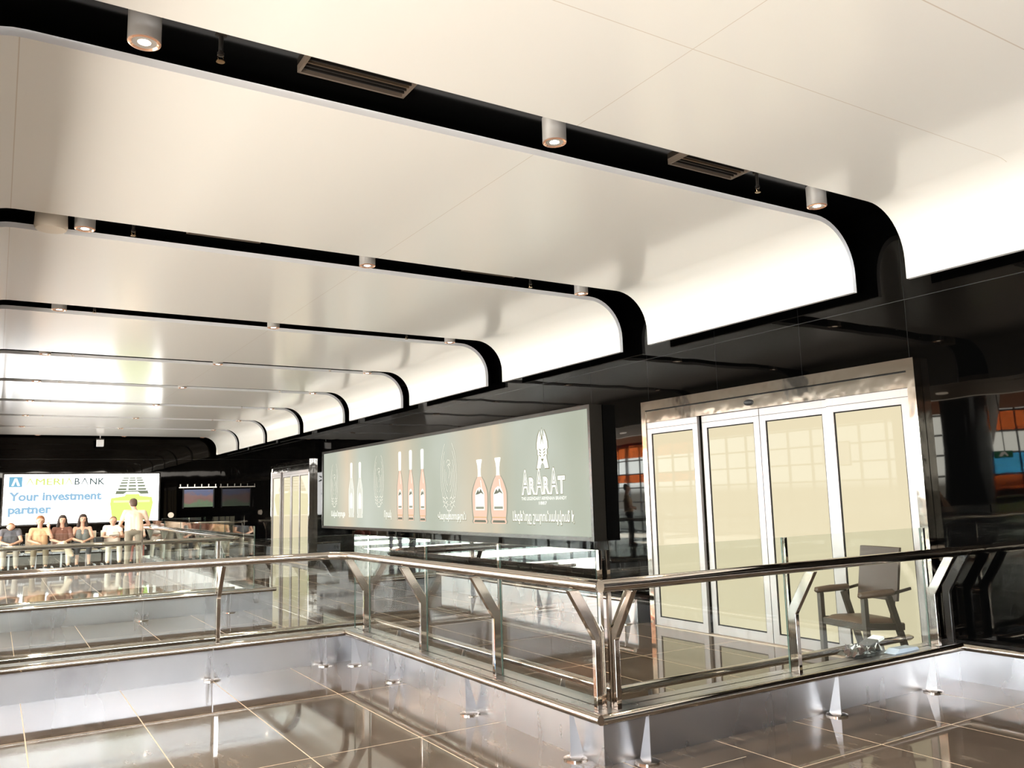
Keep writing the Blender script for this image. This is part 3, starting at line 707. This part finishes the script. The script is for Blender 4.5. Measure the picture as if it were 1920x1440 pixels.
# ------------------------------------------------------------------ armchair by the door
def armchair():
    t = thing('armchair', 'brown armchair with padded arms standing before the sliding door', 'chair', (6.15, 4.45, 0))
    # chair faces -X, width along Y
    X0, X1 = 5.93, 6.30; Ya, Yb = 4.72, 4.22
    for y in (Ya, Yb):
        MB().obox((X0, y, 0), (X0, y, .60), .042, .040, up=(1, 0, 0)).build('front_leg', m_wood, t, bevel=.003)
        MB().obox((X1+.06, y, 0), (X1-.13, y, .60), .034, .050, up=(1, 0, 0)).build('rear_leg', m_wood, t, bevel=.003)
        b = MB(); xs = [X0-.045, X0-.03, X0, X0+.15, X0+.27, X0+.29]
        b.tube([(X0-.05, y, .612), (X0-.035, y, .622), (X0+.1, y, .628), (X0+.28, y, .632), (X0+.295, y, .632)], [.012, .026, .03, .027, .015], 14)
        for v in b.bm.verts: v.co.z = .622+(v.co.z-.622)*.95
        b.build('armrest', m_mag, t, smooth=True)
        MB().obox((X0+.25, y, .615), (X1+.10, y, .65), .014, .022).build('arm_bar', m_wood, t)
        MB().obox((X0, y, .385), (X1+.0, y, .36), .022, .05).build('side_rail', m_wood, t)
    MB().obox((X0, Ya, .375), (X0, Yb, .375), .022, .05).build('front_rail', m_wood, t)
    MB().obox((X1-.02, Ya, .36), (X1-.02, Yb, .36), .022, .04).build('rear_rail', m_wood, t)
    # seat cushion
    b = MB(); nx, ny = 10, 10; top = []; bot = []
    for i in range(nx+1):
        rt, rb = [], []
        for j in range(ny+1):
            u, v = i/nx, j/ny; e = (max(0, 1-abs(2*u-1)**4)*max(0, 1-abs(2*v-1)**4))**.5
            x = X0+.0+u*.40; y = Yb+.025+v*(Ya-Yb-.05)
            rt.append(b.bm.verts.new((x, y, .405+.038*e-.02*u))); rb.append(b.bm.verts.new((x, y, .400-.02*u)))
        top.append(rt); bot.append(rb)
    for i in range(nx):
        for j in range(ny):
            b._f([top[i][j], top[i+1][j], top[i+1][j+1], top[i][j+1]]); b._f([bot[i][j], bot[i][j+1], bot[i+1][j+1], bot[i+1][j]])
    for i in range(nx):
        for j in (0, ny): b._f([top[i][j], top[i+1][j], bot[i+1][j], bot[i][j]])
    for j in range(ny):
        for i in (0, nx): b._f([top[i][j], top[i][j+1], bot[i][j+1], bot[i][j]])
    b.build('seat', m_mag, t, smooth=True)
    # backrest: gently curved, leaning slab
    b = MB(); rows = 6; cols = 8; F = []; Bk = []
    for i in range(rows+1):
        rf, rb = [], []
        for j in range(cols+1):
            v = i/rows; u = j/cols*2-1; x = X1-.02+.07*v+.008*(1-u*u); y = (Ya+Yb)/2+u*.215; z = .55+.42*v
            rf.append(b.bm.verts.new((x, y, z))); rb.append(b.bm.verts.new((x+.028, y, z)))
        F.append(rf); Bk.append(rb)
    for i in range(rows):
        for j in range(cols):
            b._f([F[i][j], F[i+1][j], F[i+1][j+1], F[i][j+1]]); b._f([Bk[i][j], Bk[i][j+1], Bk[i+1][j+1], Bk[i+1][j]])
    for i in range(rows):
        for j in (0, cols): b._f([F[i][j], F[i+1][j], Bk[i+1][j], Bk[i][j]])
    for j in range(cols):
        for i in (0, rows): b._f([F[i][j], F[i][j+1], Bk[i][j+1], Bk[i][j]])
    b.build('backrest', m_bark, t, smooth=True, bevel=.004)
    for y in (Ya-.09, Yb+.09):
        MB().obox((X1-.03, y, .37), (X1+.005, y, .60), .03, .02, up=(1, 0, 0)).build('back_support', m_wood, t)
    th = -math.radians(12); pv = Vector((5.93, 4.72, 0)); off = Vector((6.15, 4.45, 0))-pv
    t.rotation_euler = (0, 0, th); t.location = pv+Matrix.Rotation(th, 3, 'Z')@off+Vector((-.03, 0, 0))
armchair()

# crumpled newspapers and a folder on the kerb top
t = thing('newspaper_pile', 'crumpled dark and white newspapers on the kerb near the armchair', 'paper', (5.45, 3.98, .27))
def crumple(name, cx, cy, w, d, h, m, seed, nx=9, ny=7):
    rnd = random.Random(seed); b = MB(); G = []
    for i in range(nx+1):
        G.append([b.bm.verts.new((cx+(i/nx-.5)*w+rnd.uniform(-.008, .008), cy+(j/ny-.5)*d+rnd.uniform(-.006, .006), .273+h*rnd.random()*(1-abs(2*i/nx-1)**3)+.004)) for j in range(ny+1)])
    for i in range(nx):
        for j in range(ny): b.mi = rnd.choice((0, 0, 1, 2)) if isinstance(m, list) else 0; b._f([G[i][j], G[i+1][j], G[i+1][j+1], G[i][j+1]])
    o = b.build(name, m, t); sd = o.modifiers.new('thick', 'SOLIDIFY'); sd.thickness = .002; return o
pw = mat('newsprint', (.72, .72, .70), .6); pd = mat('dark_print', (.05, .05, .045), .5); pr = mat('red_print', (.06, .035, .03), .5)
crumple('crumpled_sheet', 5.32, 3.97, .26, .14, .07, [pd, pw, pr], 3); crumple('crumpled_sheet', 5.47, 3.99, .18, .12, .08, [pw, pd, pd], 5)
MB().obox((5.42, 3.985, .315), (5.53, 3.99, .345), .10, .03).build('rolled_sheet', pd, t, bevel=.01)
MB().obox((5.53, 3.99, .345), (5.60, 3.99, .362), .09, .02).build('white_sheet', mat('white_paper', (.9, .9, .9), .5), t)
t2 = tag(MB().prism([(-.02, 0), (.30, .0), (.27, .022), (.05, .03)], (5.52, 3.80, .272), (1, .05, 0), (0, 0, 1), (0, .09, 0)).build('folder', mat('blue_folder', (.42, .50, .58), .35), None, loc=(5.66, 3.85, .272)), 'flat pale blue folder lying beside the crumpled newspapers', 'folder')

# ------------------------------------------------------------------ people
skin = mat('skin', (.62, .36, .25), .5); skin2 = mat('skin_tan', (.50, .27, .17), .5)
def blob(name, caps, m, parent, vox=.012, smooth_it=3):
    """one continuous surface grown round tapered capsules (p0, r0, p1, r1)"""
    b = MB()
    for p0, r0, p1, r1 in caps:
        p0 = Vector(p0); p1 = Vector(p1); d = p1-p0; n = 5
        if d.length < 1e-4: d = Vector((0, 0, .001)); p1 = p0+d
        dn = d.normalized(); pts = []; rs = []
        for k in range(n): a = -PI/2+k*PI/2/n; pts.append(p0+dn*r0*math.sin(a)); rs.append(max(.0015, r0*math.cos(a)))
        pts.append(p0); rs.append(r0); pts.append(p1); rs.append(r1)
        for k in range(1, n+1): a = k*PI/2/n; pts.append(p1+dn*r1*math.sin(a)); rs.append(max(.0015, r1*math.cos(a)))
        # straight axis tube
        u = Vector((0, 0, 1)) if abs(dn.z) < .9 else Vector((1, 0, 0)); sd = dn.cross(u).normalized(); u = sd.cross(dn); rings = []
        for q, r in zip(pts, rs): rings.append([b.bm.verts.new(q+(sd*math.cos(2*PI*j/14)+u*math.sin(2*PI*j/14))*r) for j in range(14)])
        for A, B_ in zip(rings, rings[1:]):
            for j in range(14): b._f([A[j], A[(j+1)%14], B_[(j+1)%14], B_[j]])
        b._f(list(reversed(rings[0]))); b._f(rings[-1])
    o = b.build(name, m, parent, smooth=True)
    md = o.modifiers.new('remesh', 'REMESH'); md.mode = 'VOXEL'; md.voxel_size = vox; md.use_smooth_shade = True
    ms = o.modifiers.new('smooth', 'SMOOTH'); ms.factor = .5; ms.iterations = smooth_it
    dg = bpy.context.evaluated_depsgraph_get(); me = bpy.data.meshes.new_from_object(o.evaluated_get(dg), depsgraph=dg)
    o.modifiers.clear(); old = o.data; o.data = me; bpy.data.meshes.remove(old)
    if not me.materials: me.materials.append(m)
    return o
def person(label, J, cols, hair='short', vox=.012, group=None, skinm=None, sleeves=.5, book=False, bald=False, dress=False, strapless=False):
    """J: joints in local coordinates (facing -Y) ; J['o'] world origin, J['rz'] turn"""
    sk = skinm or skin
    t = thing('person', label, 'person', (0, 0, 0), group)
    V_ = Vector
    hd = V_(J['head']); nk = V_(J['neck']); ch = V_(J['chest']); pv = V_(J['pelvis'])
    fw = V_(J.get('face', (0, -1, 0))).normalized(); upv = (hd-nk).normalized(); rt = fw.cross(upv).normalized()
    caps = []
    def c(a, ra, b_, rb): caps.append((a, ra, b_, rb))
    c(hd+upv*.03, .088, hd-upv*.03+fw*.012, .072)           # skull to jaw
    c(hd-upv*.075+fw*.035, .035, hd-upv*.07+fw*.045, .03)   # chin
    c(hd+fw*.078+upv*.012, .010, hd+fw*.098-upv*.018, .014) # nose
    for s_ in (-1, 1):
        c(hd+rt*s_*.083+upv*.01, .016, hd+rt*s_*.085-upv*.022, .012)   # ears
        c(hd+fw*.078+rt*s_*.03+upv*.028, .013, hd+fw*.076+rt*s_*.045+upv*.028, .012)  # brows
    c(hd+fw*.079-upv*.047-rt*.018, .010, hd+fw*.079-upv*.047+rt*.018, .010)  # lips
    c(nk-upv*.03, .056, hd-upv*.06, .05)
    c(nk-upv*.05, .07, ch, .12); 
    shl = (V_(J['ls'])+V_(J['rs']))/2
    c(V_(J['ls']), .052, V_(J['rs']), .052)
    c(ch+V_((.07, 0, 0)), .10, pv+V_((.07, 0, 0)), .11); c(ch-V_((.07, 0, 0)), .10, pv-V_((.07, 0, 0)), .11)
    for s_, k in ((1, 'l'), (-1, 'r')):
        sh, el, wr = V_(J[k+'s']), V_(J[k+'e']), V_(J[k+'w']); hp, kn, an = V_(J[k+'h']), V_(J[k+'k']), V_(J[k+'a'])
        c(sh, .052, el, .040); c(el, .040, wr, .027)
        hdv = V_(J.get(k+'d', (wr-el))).normalized(); side = hdv.cross(V_((0, 0, 1))); side = side.normalized() if side.length > .1 else V_((1, 0, 0))
        c(wr, .027, wr+hdv*.05, .030); c(wr+hdv*.03-side*.018, .02, wr+hdv*.085-side*.024, .016); c(wr+hdv*.03+side*.018, .02, wr+hdv*.085+side*.024, .016)
        nrm = side.cross(hdv)
        for q, ln in ((-.032, .062), (-.011, .075), (.011, .07), (.032, .055)):
            a = wr+hdv*.09+side*q; m1 = a+hdv*ln*.5-nrm*.006; c(a, .0095, m1, .009); c(m1, .009, m1+hdv*ln*.4-nrm*ln*.35, .008)
        c(wr+hdv*.03+side*.034*s_, .012, wr+hdv*.075+side*.058*s_-nrm*.01, .0095)
        c(hp, .085, kn, .058); c(kn, .056, an, .036); c(an, .036, an+V_(J.get('toe', (0, -.16, -.04))), .032); c(an, .036, an+V_((0, .04, -.04)), .034)
    body = blob('body', caps, sk, t, vox)
    # clothes
    top = [(nk-upv*.09, .085, ch, .138), (ch, .125, pv+V_((0, 0, .03)), .125), (V_(J['ls'])*.92+V_(J['rs'])*.08, .064, V_(J['rs'])*.92+V_(J['ls'])*.08, .064),
           (ch+V_((.07, 0, 0)), .118, pv+V_((.075, 0, .03)), .13), (ch-V_((.07, 0, 0)), .118, pv+V_((-.075, 0, .03)), .13)]
    if strapless: top = [(ch+V_((.06, 0, .0)), .118, pv+V_((.075, 0, .03)), .13), (ch-V_((.06, 0, .0)), .118, pv+V_((-.075, 0, .03)), .13)]
    else:
        for k in 'lr':
            sh, el = V_(J[k+'s']), V_(J[k+'e']); top.append((sh, .066, sh.lerp(el, sleeves), .058))
    blob('shirt', top, cols[0], t, vox)
    bt = [(pv+V_((.07, 0, 0)), .128, pv-V_((.07, 0, 0)), .128)]
    for k in 'lr':
        hp, kn, an = V_(J[k+'h']), V_(J[k+'k']), V_(J[k+'a']); bt += [(hp, .10, kn, .073), (kn, .073, kn.lerp(an, .4 if dress else .93), .056)]
    blob('skirt' if dress else 'trousers', bt, cols[1], t, vox)
    for k in 'lr':
        an = V_(J[k+'a']); toe = V_(J.get('toe', (0, -.16, -.04)))
        blob('shoe', [(an+V_((0, .03, -.045)), .04, an+toe+V_((0, 0, -.005)), .038)], cols[3], t, vox)
    # hair
    hc = []
    if hair == 'short': hc = [(hd+upv*.052-fw*.034, .092, hd+upv*.02-fw*.03, .09)]
    elif hair == 'crop': hc = [(hd+upv*.035-fw*.025, .092, hd-upv*.02-fw*.03, .078)]
    elif hair == 'curly': hc = [(hd+upv*.06-fw*.035, .10, hd-fw*.055, .10)]+[(hd+upv*.04+rt*s_*.06-fw*.035, .045, hd-upv*.02+rt*s_*.07-fw*.04, .038) for s_ in (-1, 1)]
    elif hair == 'long':
        hc = [(hd+upv*.045-fw*.02, .10, hd-fw*.03, .098)]
        for s_ in (-1, 1): hc += [(hd+rt*s_*.07-fw*.01+upv*.02, .04, hd-upv*.20+rt*s_*.10+fw*.0, .045), (hd-upv*.20+rt*s_*.10, .045, hd-upv*.36+rt*s_*.09+fw*.04, .03)]
    if hc: blob('hair', hc, cols[2], t, vox)
    for s_ in (-1, 1):
        e = MB().lathe([(.0, -.008), (.006, -.006), (.008, 0), (.006, .006), (.0, .008)], c=hd+fw*.083+rt*s_*.032+upv*.010, seg=10).build('eye', m_blackmatt, t, smooth=True)
    if book:
        wr = (V_(J['lw'])+V_(J['rw']))/2
        MB().obox(wr+V_((-.12, -.06, .02)), wr+V_((.12, -.06, .02)), .16, .012, up=(0, .5, 1)).build('booklet', cols[4] if len(cols) > 4 else pw, t)
    t.location = J['o']; t.rotation_euler = (0, 0, J.get('rz', 0))
    return t
def seated(o, lean=0., hands='lap', cross=False, head=(0, 0), sc=1., hw=None):
    J = dict(o=o, pelvis=(0, .0, .50), chest=(0, .04-lean*.4, .84), neck=(0, .03-lean*.7, 1.02), head=(head[0], -.01-lean, 1.15+head[1]),
             ls=(.17, .03-lean*.6, .95), rs=(-.17, .03-lean*.6, .95), lh=(.09, -.02, .50), rh=(-.09, -.02, .50), lk=(.13, -.45, .50), rk=(-.13, -.45, .50), la=(.14, -.42, .08), ra=(-.14, -.42, .08))
    J.update(le=(.24, -.08-lean*.5, .70), re=(-.24, -.08-lean*.5, .70), lw=(.07, -.28, .64), rw=(-.07, -.28, .64), ld=(-.6, -.6, -.1), rd=(.6, -.6, -.1))
    if hands == 'up': J.update(le=(.27, -.12, .76), lw=(.19, -.20, 1.0), ld=(-.1, -.1, 1))
    if hands == 'read': J.update(lw=(.09, -.30, .72), rw=(-.09, -.30, .72))
    if cross: J.update(rk=(.02, -.48, .60), ra=(.22, -.50, .30))
    if hw: J.update(hw)
    return J
mc = lambda n, c: mat(n, c, .75)
def airport_seat():
    t = thing('waiting_seat', 'x', 'seat')
    cr = mat('cream_shell', (.74, .66, .52), .4)
    b = MB(); b.box(-.24, .24, -.42, .06, .40, .43); b.build('seat', cr, t, bevel=.01)
    MB().prism([(0, .42), (.035, .42), (.12, .88), (.085, .88)], (-.235, .04, 0), (0, 1, 0), (0, 0, 1), (.47, 0, 0)).build('backrest', cr, t, bevel=.01)
    for x in (-.265, .265): MB().box(x-.012, x+.012, -.36, .1, .58, .61).build('armrest', m_blackmatt, t)
    MB().box(-.29, .29, -.16, -.10, .34, .40).build('beam', m_steel, t)
    for x in (-.2, .2): MB().box(x-.02, x+.02, -.35, .1, 0, .03).build('leg', m_steel, t)
    MB().box(-.02, .02, -.15, -.11, 0, .36).build('leg', m_steel, t)
    return t
YS = 24.6
seat = airport_seat(); sx = [-.23, .35, .93, 1.50, 2.07, 2.65, 3.22]
sl = ['empty cream waiting seat at the far left end of the row', 'cream waiting seat under the person bending forward at the left', 'cream waiting seat under the person with raised hand',
      'cream waiting seat under the long haired person with crossed legs', 'cream waiting seat under the long haired person in a grey top', 'cream waiting seat under the person reading in white', 'cream waiting seat behind the standing leaning person']
for i, x in enumerate(sx):
    o = seat if i == 0 else copy_tree(seat); o.location = (x, YS, 0); o['label'] = sl[i]; o['group'] = 'row of waiting seats'
hd_b = mc('dark_hair', (.03, .02, .015)); hd_a = mc('auburn_hair', (.28, .11, .04)); hd_l = mc('light_brown_hair', (.22, .12, .06)); shoe = mc('black_shoe', (.03, .03, .03))
person('seated person in grey top and dark waistcoat leaning forward, leftmost in the row', seated((.36, YS, 0), .12, head=(0, -.10)), [mc('grey_top', (.10, .10, .11)), mc('floral_skirt', (.35, .30, .25)), hd_a, shoe], 'short', sleeves=.4)
person('seated person in beige blouse holding one hand up beside the face', seated((1.0, YS, 0), .03, 'up', head=(0, .02)), [mc('beige_blouse', (.62, .40, .22)), mc('patterned_trousers', (.20, .15, .09)), hd_a, shoe], 'curly', sleeves=.5)
person('seated person with long dark hair, crossed legs and cream trousers', seated((1.50, YS, 0), .0, cross=True, head=(0, .03)), [mc('brown_top', (.16, .07, .045)), mc('cream_trousers', (.62, .53, .40)), hd_b, shoe], 'long', sleeves=.9)
person('seated person with long dark hair in a sleeveless grey top', seated((1.97, YS, 0), .0, head=(0, .04)), [mc('grey_green_top', (.14, .15, .14)), mc('black_skirt', (.03, .03, .035)), hd_b, shoe], 'long', sleeves=.1, strapless=True, dress=True)
person('seated person in white top reading a booklet, pale trousers', seated((2.68, YS, 0), .06, 'read', head=(0, -.04)), [mc('white_top', (.85, .80, .74)), mc('pale_trousers', (.70, .66, .56)), hd_l, shoe, mc('booklet_paper', (.75, .70, .62))], 'short', sleeves=.35, book=True)
person('seated dark haired person in pale top half hidden behind the leaning person', seated((3.22, YS, 0), .0, head=(0, .03)), [mc('pale_top', (.80, .72, .60)), mc('red_trousers', (.45, .15, .12)), hd_b, shoe], 'short', sleeves=.5)
bag = MB(); bag.box(2.22, 2.46, YS-.30, YS-.08, .435, .72); tag(bag.build('black_bag', m_blackmatt, None, bevel=.04, loc=(2.34, YS-.2, .43)), 'black bag on the seat gap between the grey top and white top persons', 'bag')
# the person leaning on the handrail, seen from behind, bent forward to the left
J = dict(o=(2.78, 21.3, 0), rz=PI*.93, pelvis=(0, .06, .93), chest=(.02, -.06, 1.24), neck=(.03, -.14, 1.42), head=(.06, -.20, 1.545), face=(.45, -1, -.35),
         ls=(.20, -.08, 1.35), rs=(-.19, -.08, 1.33), le=(.32, -.14, 1.07), re=(-.30, -.12, 1.05), lw=(.26, -.34, 1.0), rw=(-.10, -.36, 1.02), ld=(-.3, -1, 0), rd=(1, -.3, 0),
         lh=(.10, .06, .90), rh=(-.10, .06, .90), lk=(.12, .02, .50), rk=(-.12, .05, .50), la=(.13, .08, .08), ra=(-.13, .12, .08))
person('standing person in cream shirt and grey trousers leaning on the far handrail', J, [mc('cream_shirt', (.72, .56, .42)), mc('khaki_trousers', (.22, .18, .13)), mc('cropped_hair', (.10, .06, .04)), shoe], 'crop', sleeves=.55, skinm=skin)
def standing(o, rz, **k):
    J = dict(o=o, rz=rz, pelvis=(0, 0, .95), chest=(0, 0, 1.27), neck=(0, 0, 1.46), head=(0, -.02, 1.62), ls=(.19, 0, 1.38), rs=(-.19, 0, 1.38), le=(.27, .0, 1.10), re=(-.27, 0, 1.10),
             lw=(.12, -.22, 1.08), rw=(-.12, -.22, 1.05), ld=(-1, -.2, 0), rd=(1, -.2, 0), lh=(.10, 0, .92), rh=(-.10, 0, .92), lk=(.12, -.01, .50), rk=(-.12, -.01, .50), la=(.14, .03, .08), ra=(-.14, .03, .08))
    J.update(k); return J
person('person in pale yellow shirt and dark trousers, seen mirrored left of the large door', standing((-2.92, 19.1, 0), -PI*.3), [mc('yellow_shirt', (.75, .58, .38)), mc('dark_trousers', (.03, .035, .05)), hd_b, shoe], 'short', sleeves=.5)
person('dark dressed person in the side hall, seen mirrored beside the bottle poster', standing((-4.0, 22.6, 0), PI*.2), [mc('dark_top', (.03, .03, .04)), mc('dark_jeans', (.03, .03, .05)), hd_b, shoe], 'short', sleeves=.8)
person('person in peach shirt bending, seen mirrored right of the large door', standing((-2.6, 9.44, 0), PI*.75, pelvis=(0, .15, .93), chest=(0, -.05, 1.22), neck=(0, -.16, 1.38), head=(0, -.24, 1.50), ls=(.19, -.08, 1.33), rs=(-.19, -.08, 1.33)), [mc('peach_shirt', (.78, .52, .34)), mc('navy_trousers', (.03, .03, .05)), hd_b, shoe], 'short', sleeves=.5)

# ------------------------------------------------------------------ side hall, seen mirrored in the black glass
def column(x, y, r, label, m, h=ZB, lean=None):
    o = MB().tube([(x, y, 0), (x+(lean[0] if lean else 0), y+(lean[1] if lean else 0), h)], r, 20).build('column', m, None, True, loc=(x, y, 0)); return tag(o, label, 'column')
column(-3.25, 9.2, .42, 'thick black round column seen mirrored right of the large door', m_blackflat, 5.5)
column(-3.25, 10.35, .22, 'thinner black round column seen mirrored beside the large door frame', m_blackflat, 5.5)
wt = mat('white_tube', (.75, .78, .80), .4)
column(-6.5, 11.3, .15, 'white sloping tube column seen mirrored at the right edge', wt, 5.5, (.2, -1.6))
column(-6.6, 25.3, .15, 'white sloping tube column seen mirrored between poster and large door', wt, 5.5, (0, 1.5))
column(-6.6, 24.9, .17, 'white upright column seen mirrored between poster and large door', wt, 5.5)
t = thing('hanging_sign', 'dark hanging direction sign seen mirrored between poster and large door', 'sign', (-4.2, 21.9, 2.3))
MB().box(-4.25, -4.15, 21.35, 22.6, 2.27, 2.56).build('board', mat('dark_board', (.04, .035, .03), .4), t)
for y in (21.6, 22.4): MB().box(-4.21, -4.19, y-.01, y+.01, 2.56, 5.5).build('hanger', m_darkframe, t)
t = thing('exit_sign', 'small green exit sign seen mirrored at the right edge', 'sign', (-5.5, 9.75, 2.0))
MB().box(-5.55, -5.5, 9.55, 9.98, 2.0, 2.15).build('box', em('exit_green', (.02, .35, .16), 6), t)
MB().prism([(0, .03), (.05, .03), (.10, .09), (.16, .03), (.2, .05), (.12, .13), (.04, .12)], (-5.499, 9.86, 2.0), (0, -1, 0), (0, 0, 1), (.003, 0, 0)).build('running_figure', em('exit_white', (1, 1, 1), 12), t)
MB().box(-5.53, -5.52, 9.75, 9.77, 2.15, 5.5).build('hanger', m_darkframe, t)
# outside the facade: dark apron and a parked car
struct(MB().box(-40, -9.2, -30, 70, -.25, -.05).build('floor', mat('asphalt', (.11, .11, .105), .8)), 'dark asphalt apron outside the facade')
t = thing('car', 'parked pale car outside the coloured facade panes, seen mirrored at the right edge', 'car', (-12.6, 12.6, -.05))
cp = mat('pale_car_paint', (.55, .58, .45), .25, coat=.6); z0 = -.05
prof = [(-2.1, .30), (-2.12, .62), (-1.95, .85), (-1.25, .95), (-.65, 1.38), (.75, 1.42), (1.55, 1.0), (2.05, .92), (2.12, .55), (2.08, .30)]
MB().prism(prof, (-13.4, 12.6, z0), (0, 1, 0), (0, 0, 1), (1.65, 0, 0)).build('body', cp, t, bevel=.05)
for x in (-13.42, -11.75):
    MB().prism([(-1.12, .96), (-.62, 1.32), (.05, 1.34), (.05, .97)], (x, 12.6, z0), (0, 1, 0), (0, 0, 1), (.02, 0, 0)).build('side_window', m_blackflat, t)
    MB().prism([(.12, .97), (.12, 1.34), (.70, 1.36), (1.36, 1.0)], (x, 12.6, z0), (0, 1, 0), (0, 0, 1), (.02, 0, 0)).build('side_window', m_blackflat, t)
for x in (-13.35, -11.85):
    for y in (11.25, 13.95): MB().lathe([(.0, -.10), (.30, -.10), (.33, -.06), (.33, .06), (.30, .10), (.18, .10), (.0, .08)], c=(x, y, z0+.33), seg=24, ax='x').build('wheel', m_blackmatt, t, smooth=True)
for x in (-13.15, -12.1): MB().lathe([(.0, -.02), (.10, -.01), (.11, .02)], c=(x, 10.50, z0+.72), seg=14, ax='y').build('headlight', mat('lamp_glass', (.9, .9, .9), .1), t)

t = thing('lit_screen', 'bright white screen in the side hall, seen mirrored in the large door glass', 'screen', (-4.9, 13.3, 2.3))
MB().box(-4.96, -4.9, 12.95, 13.75, 2.04, 2.58).build('screen_glass', em('screen_white', (1, 1, 1), 20), t)
MB().box(-4.98, -4.96, 12.92, 13.78, 2.01, 2.61).build('casing', m_blackmatt, t)
MB().box(-4.98, -4.95, 13.33, 13.38, 2.61, 5.5).build('hanger', m_darkframe, t)
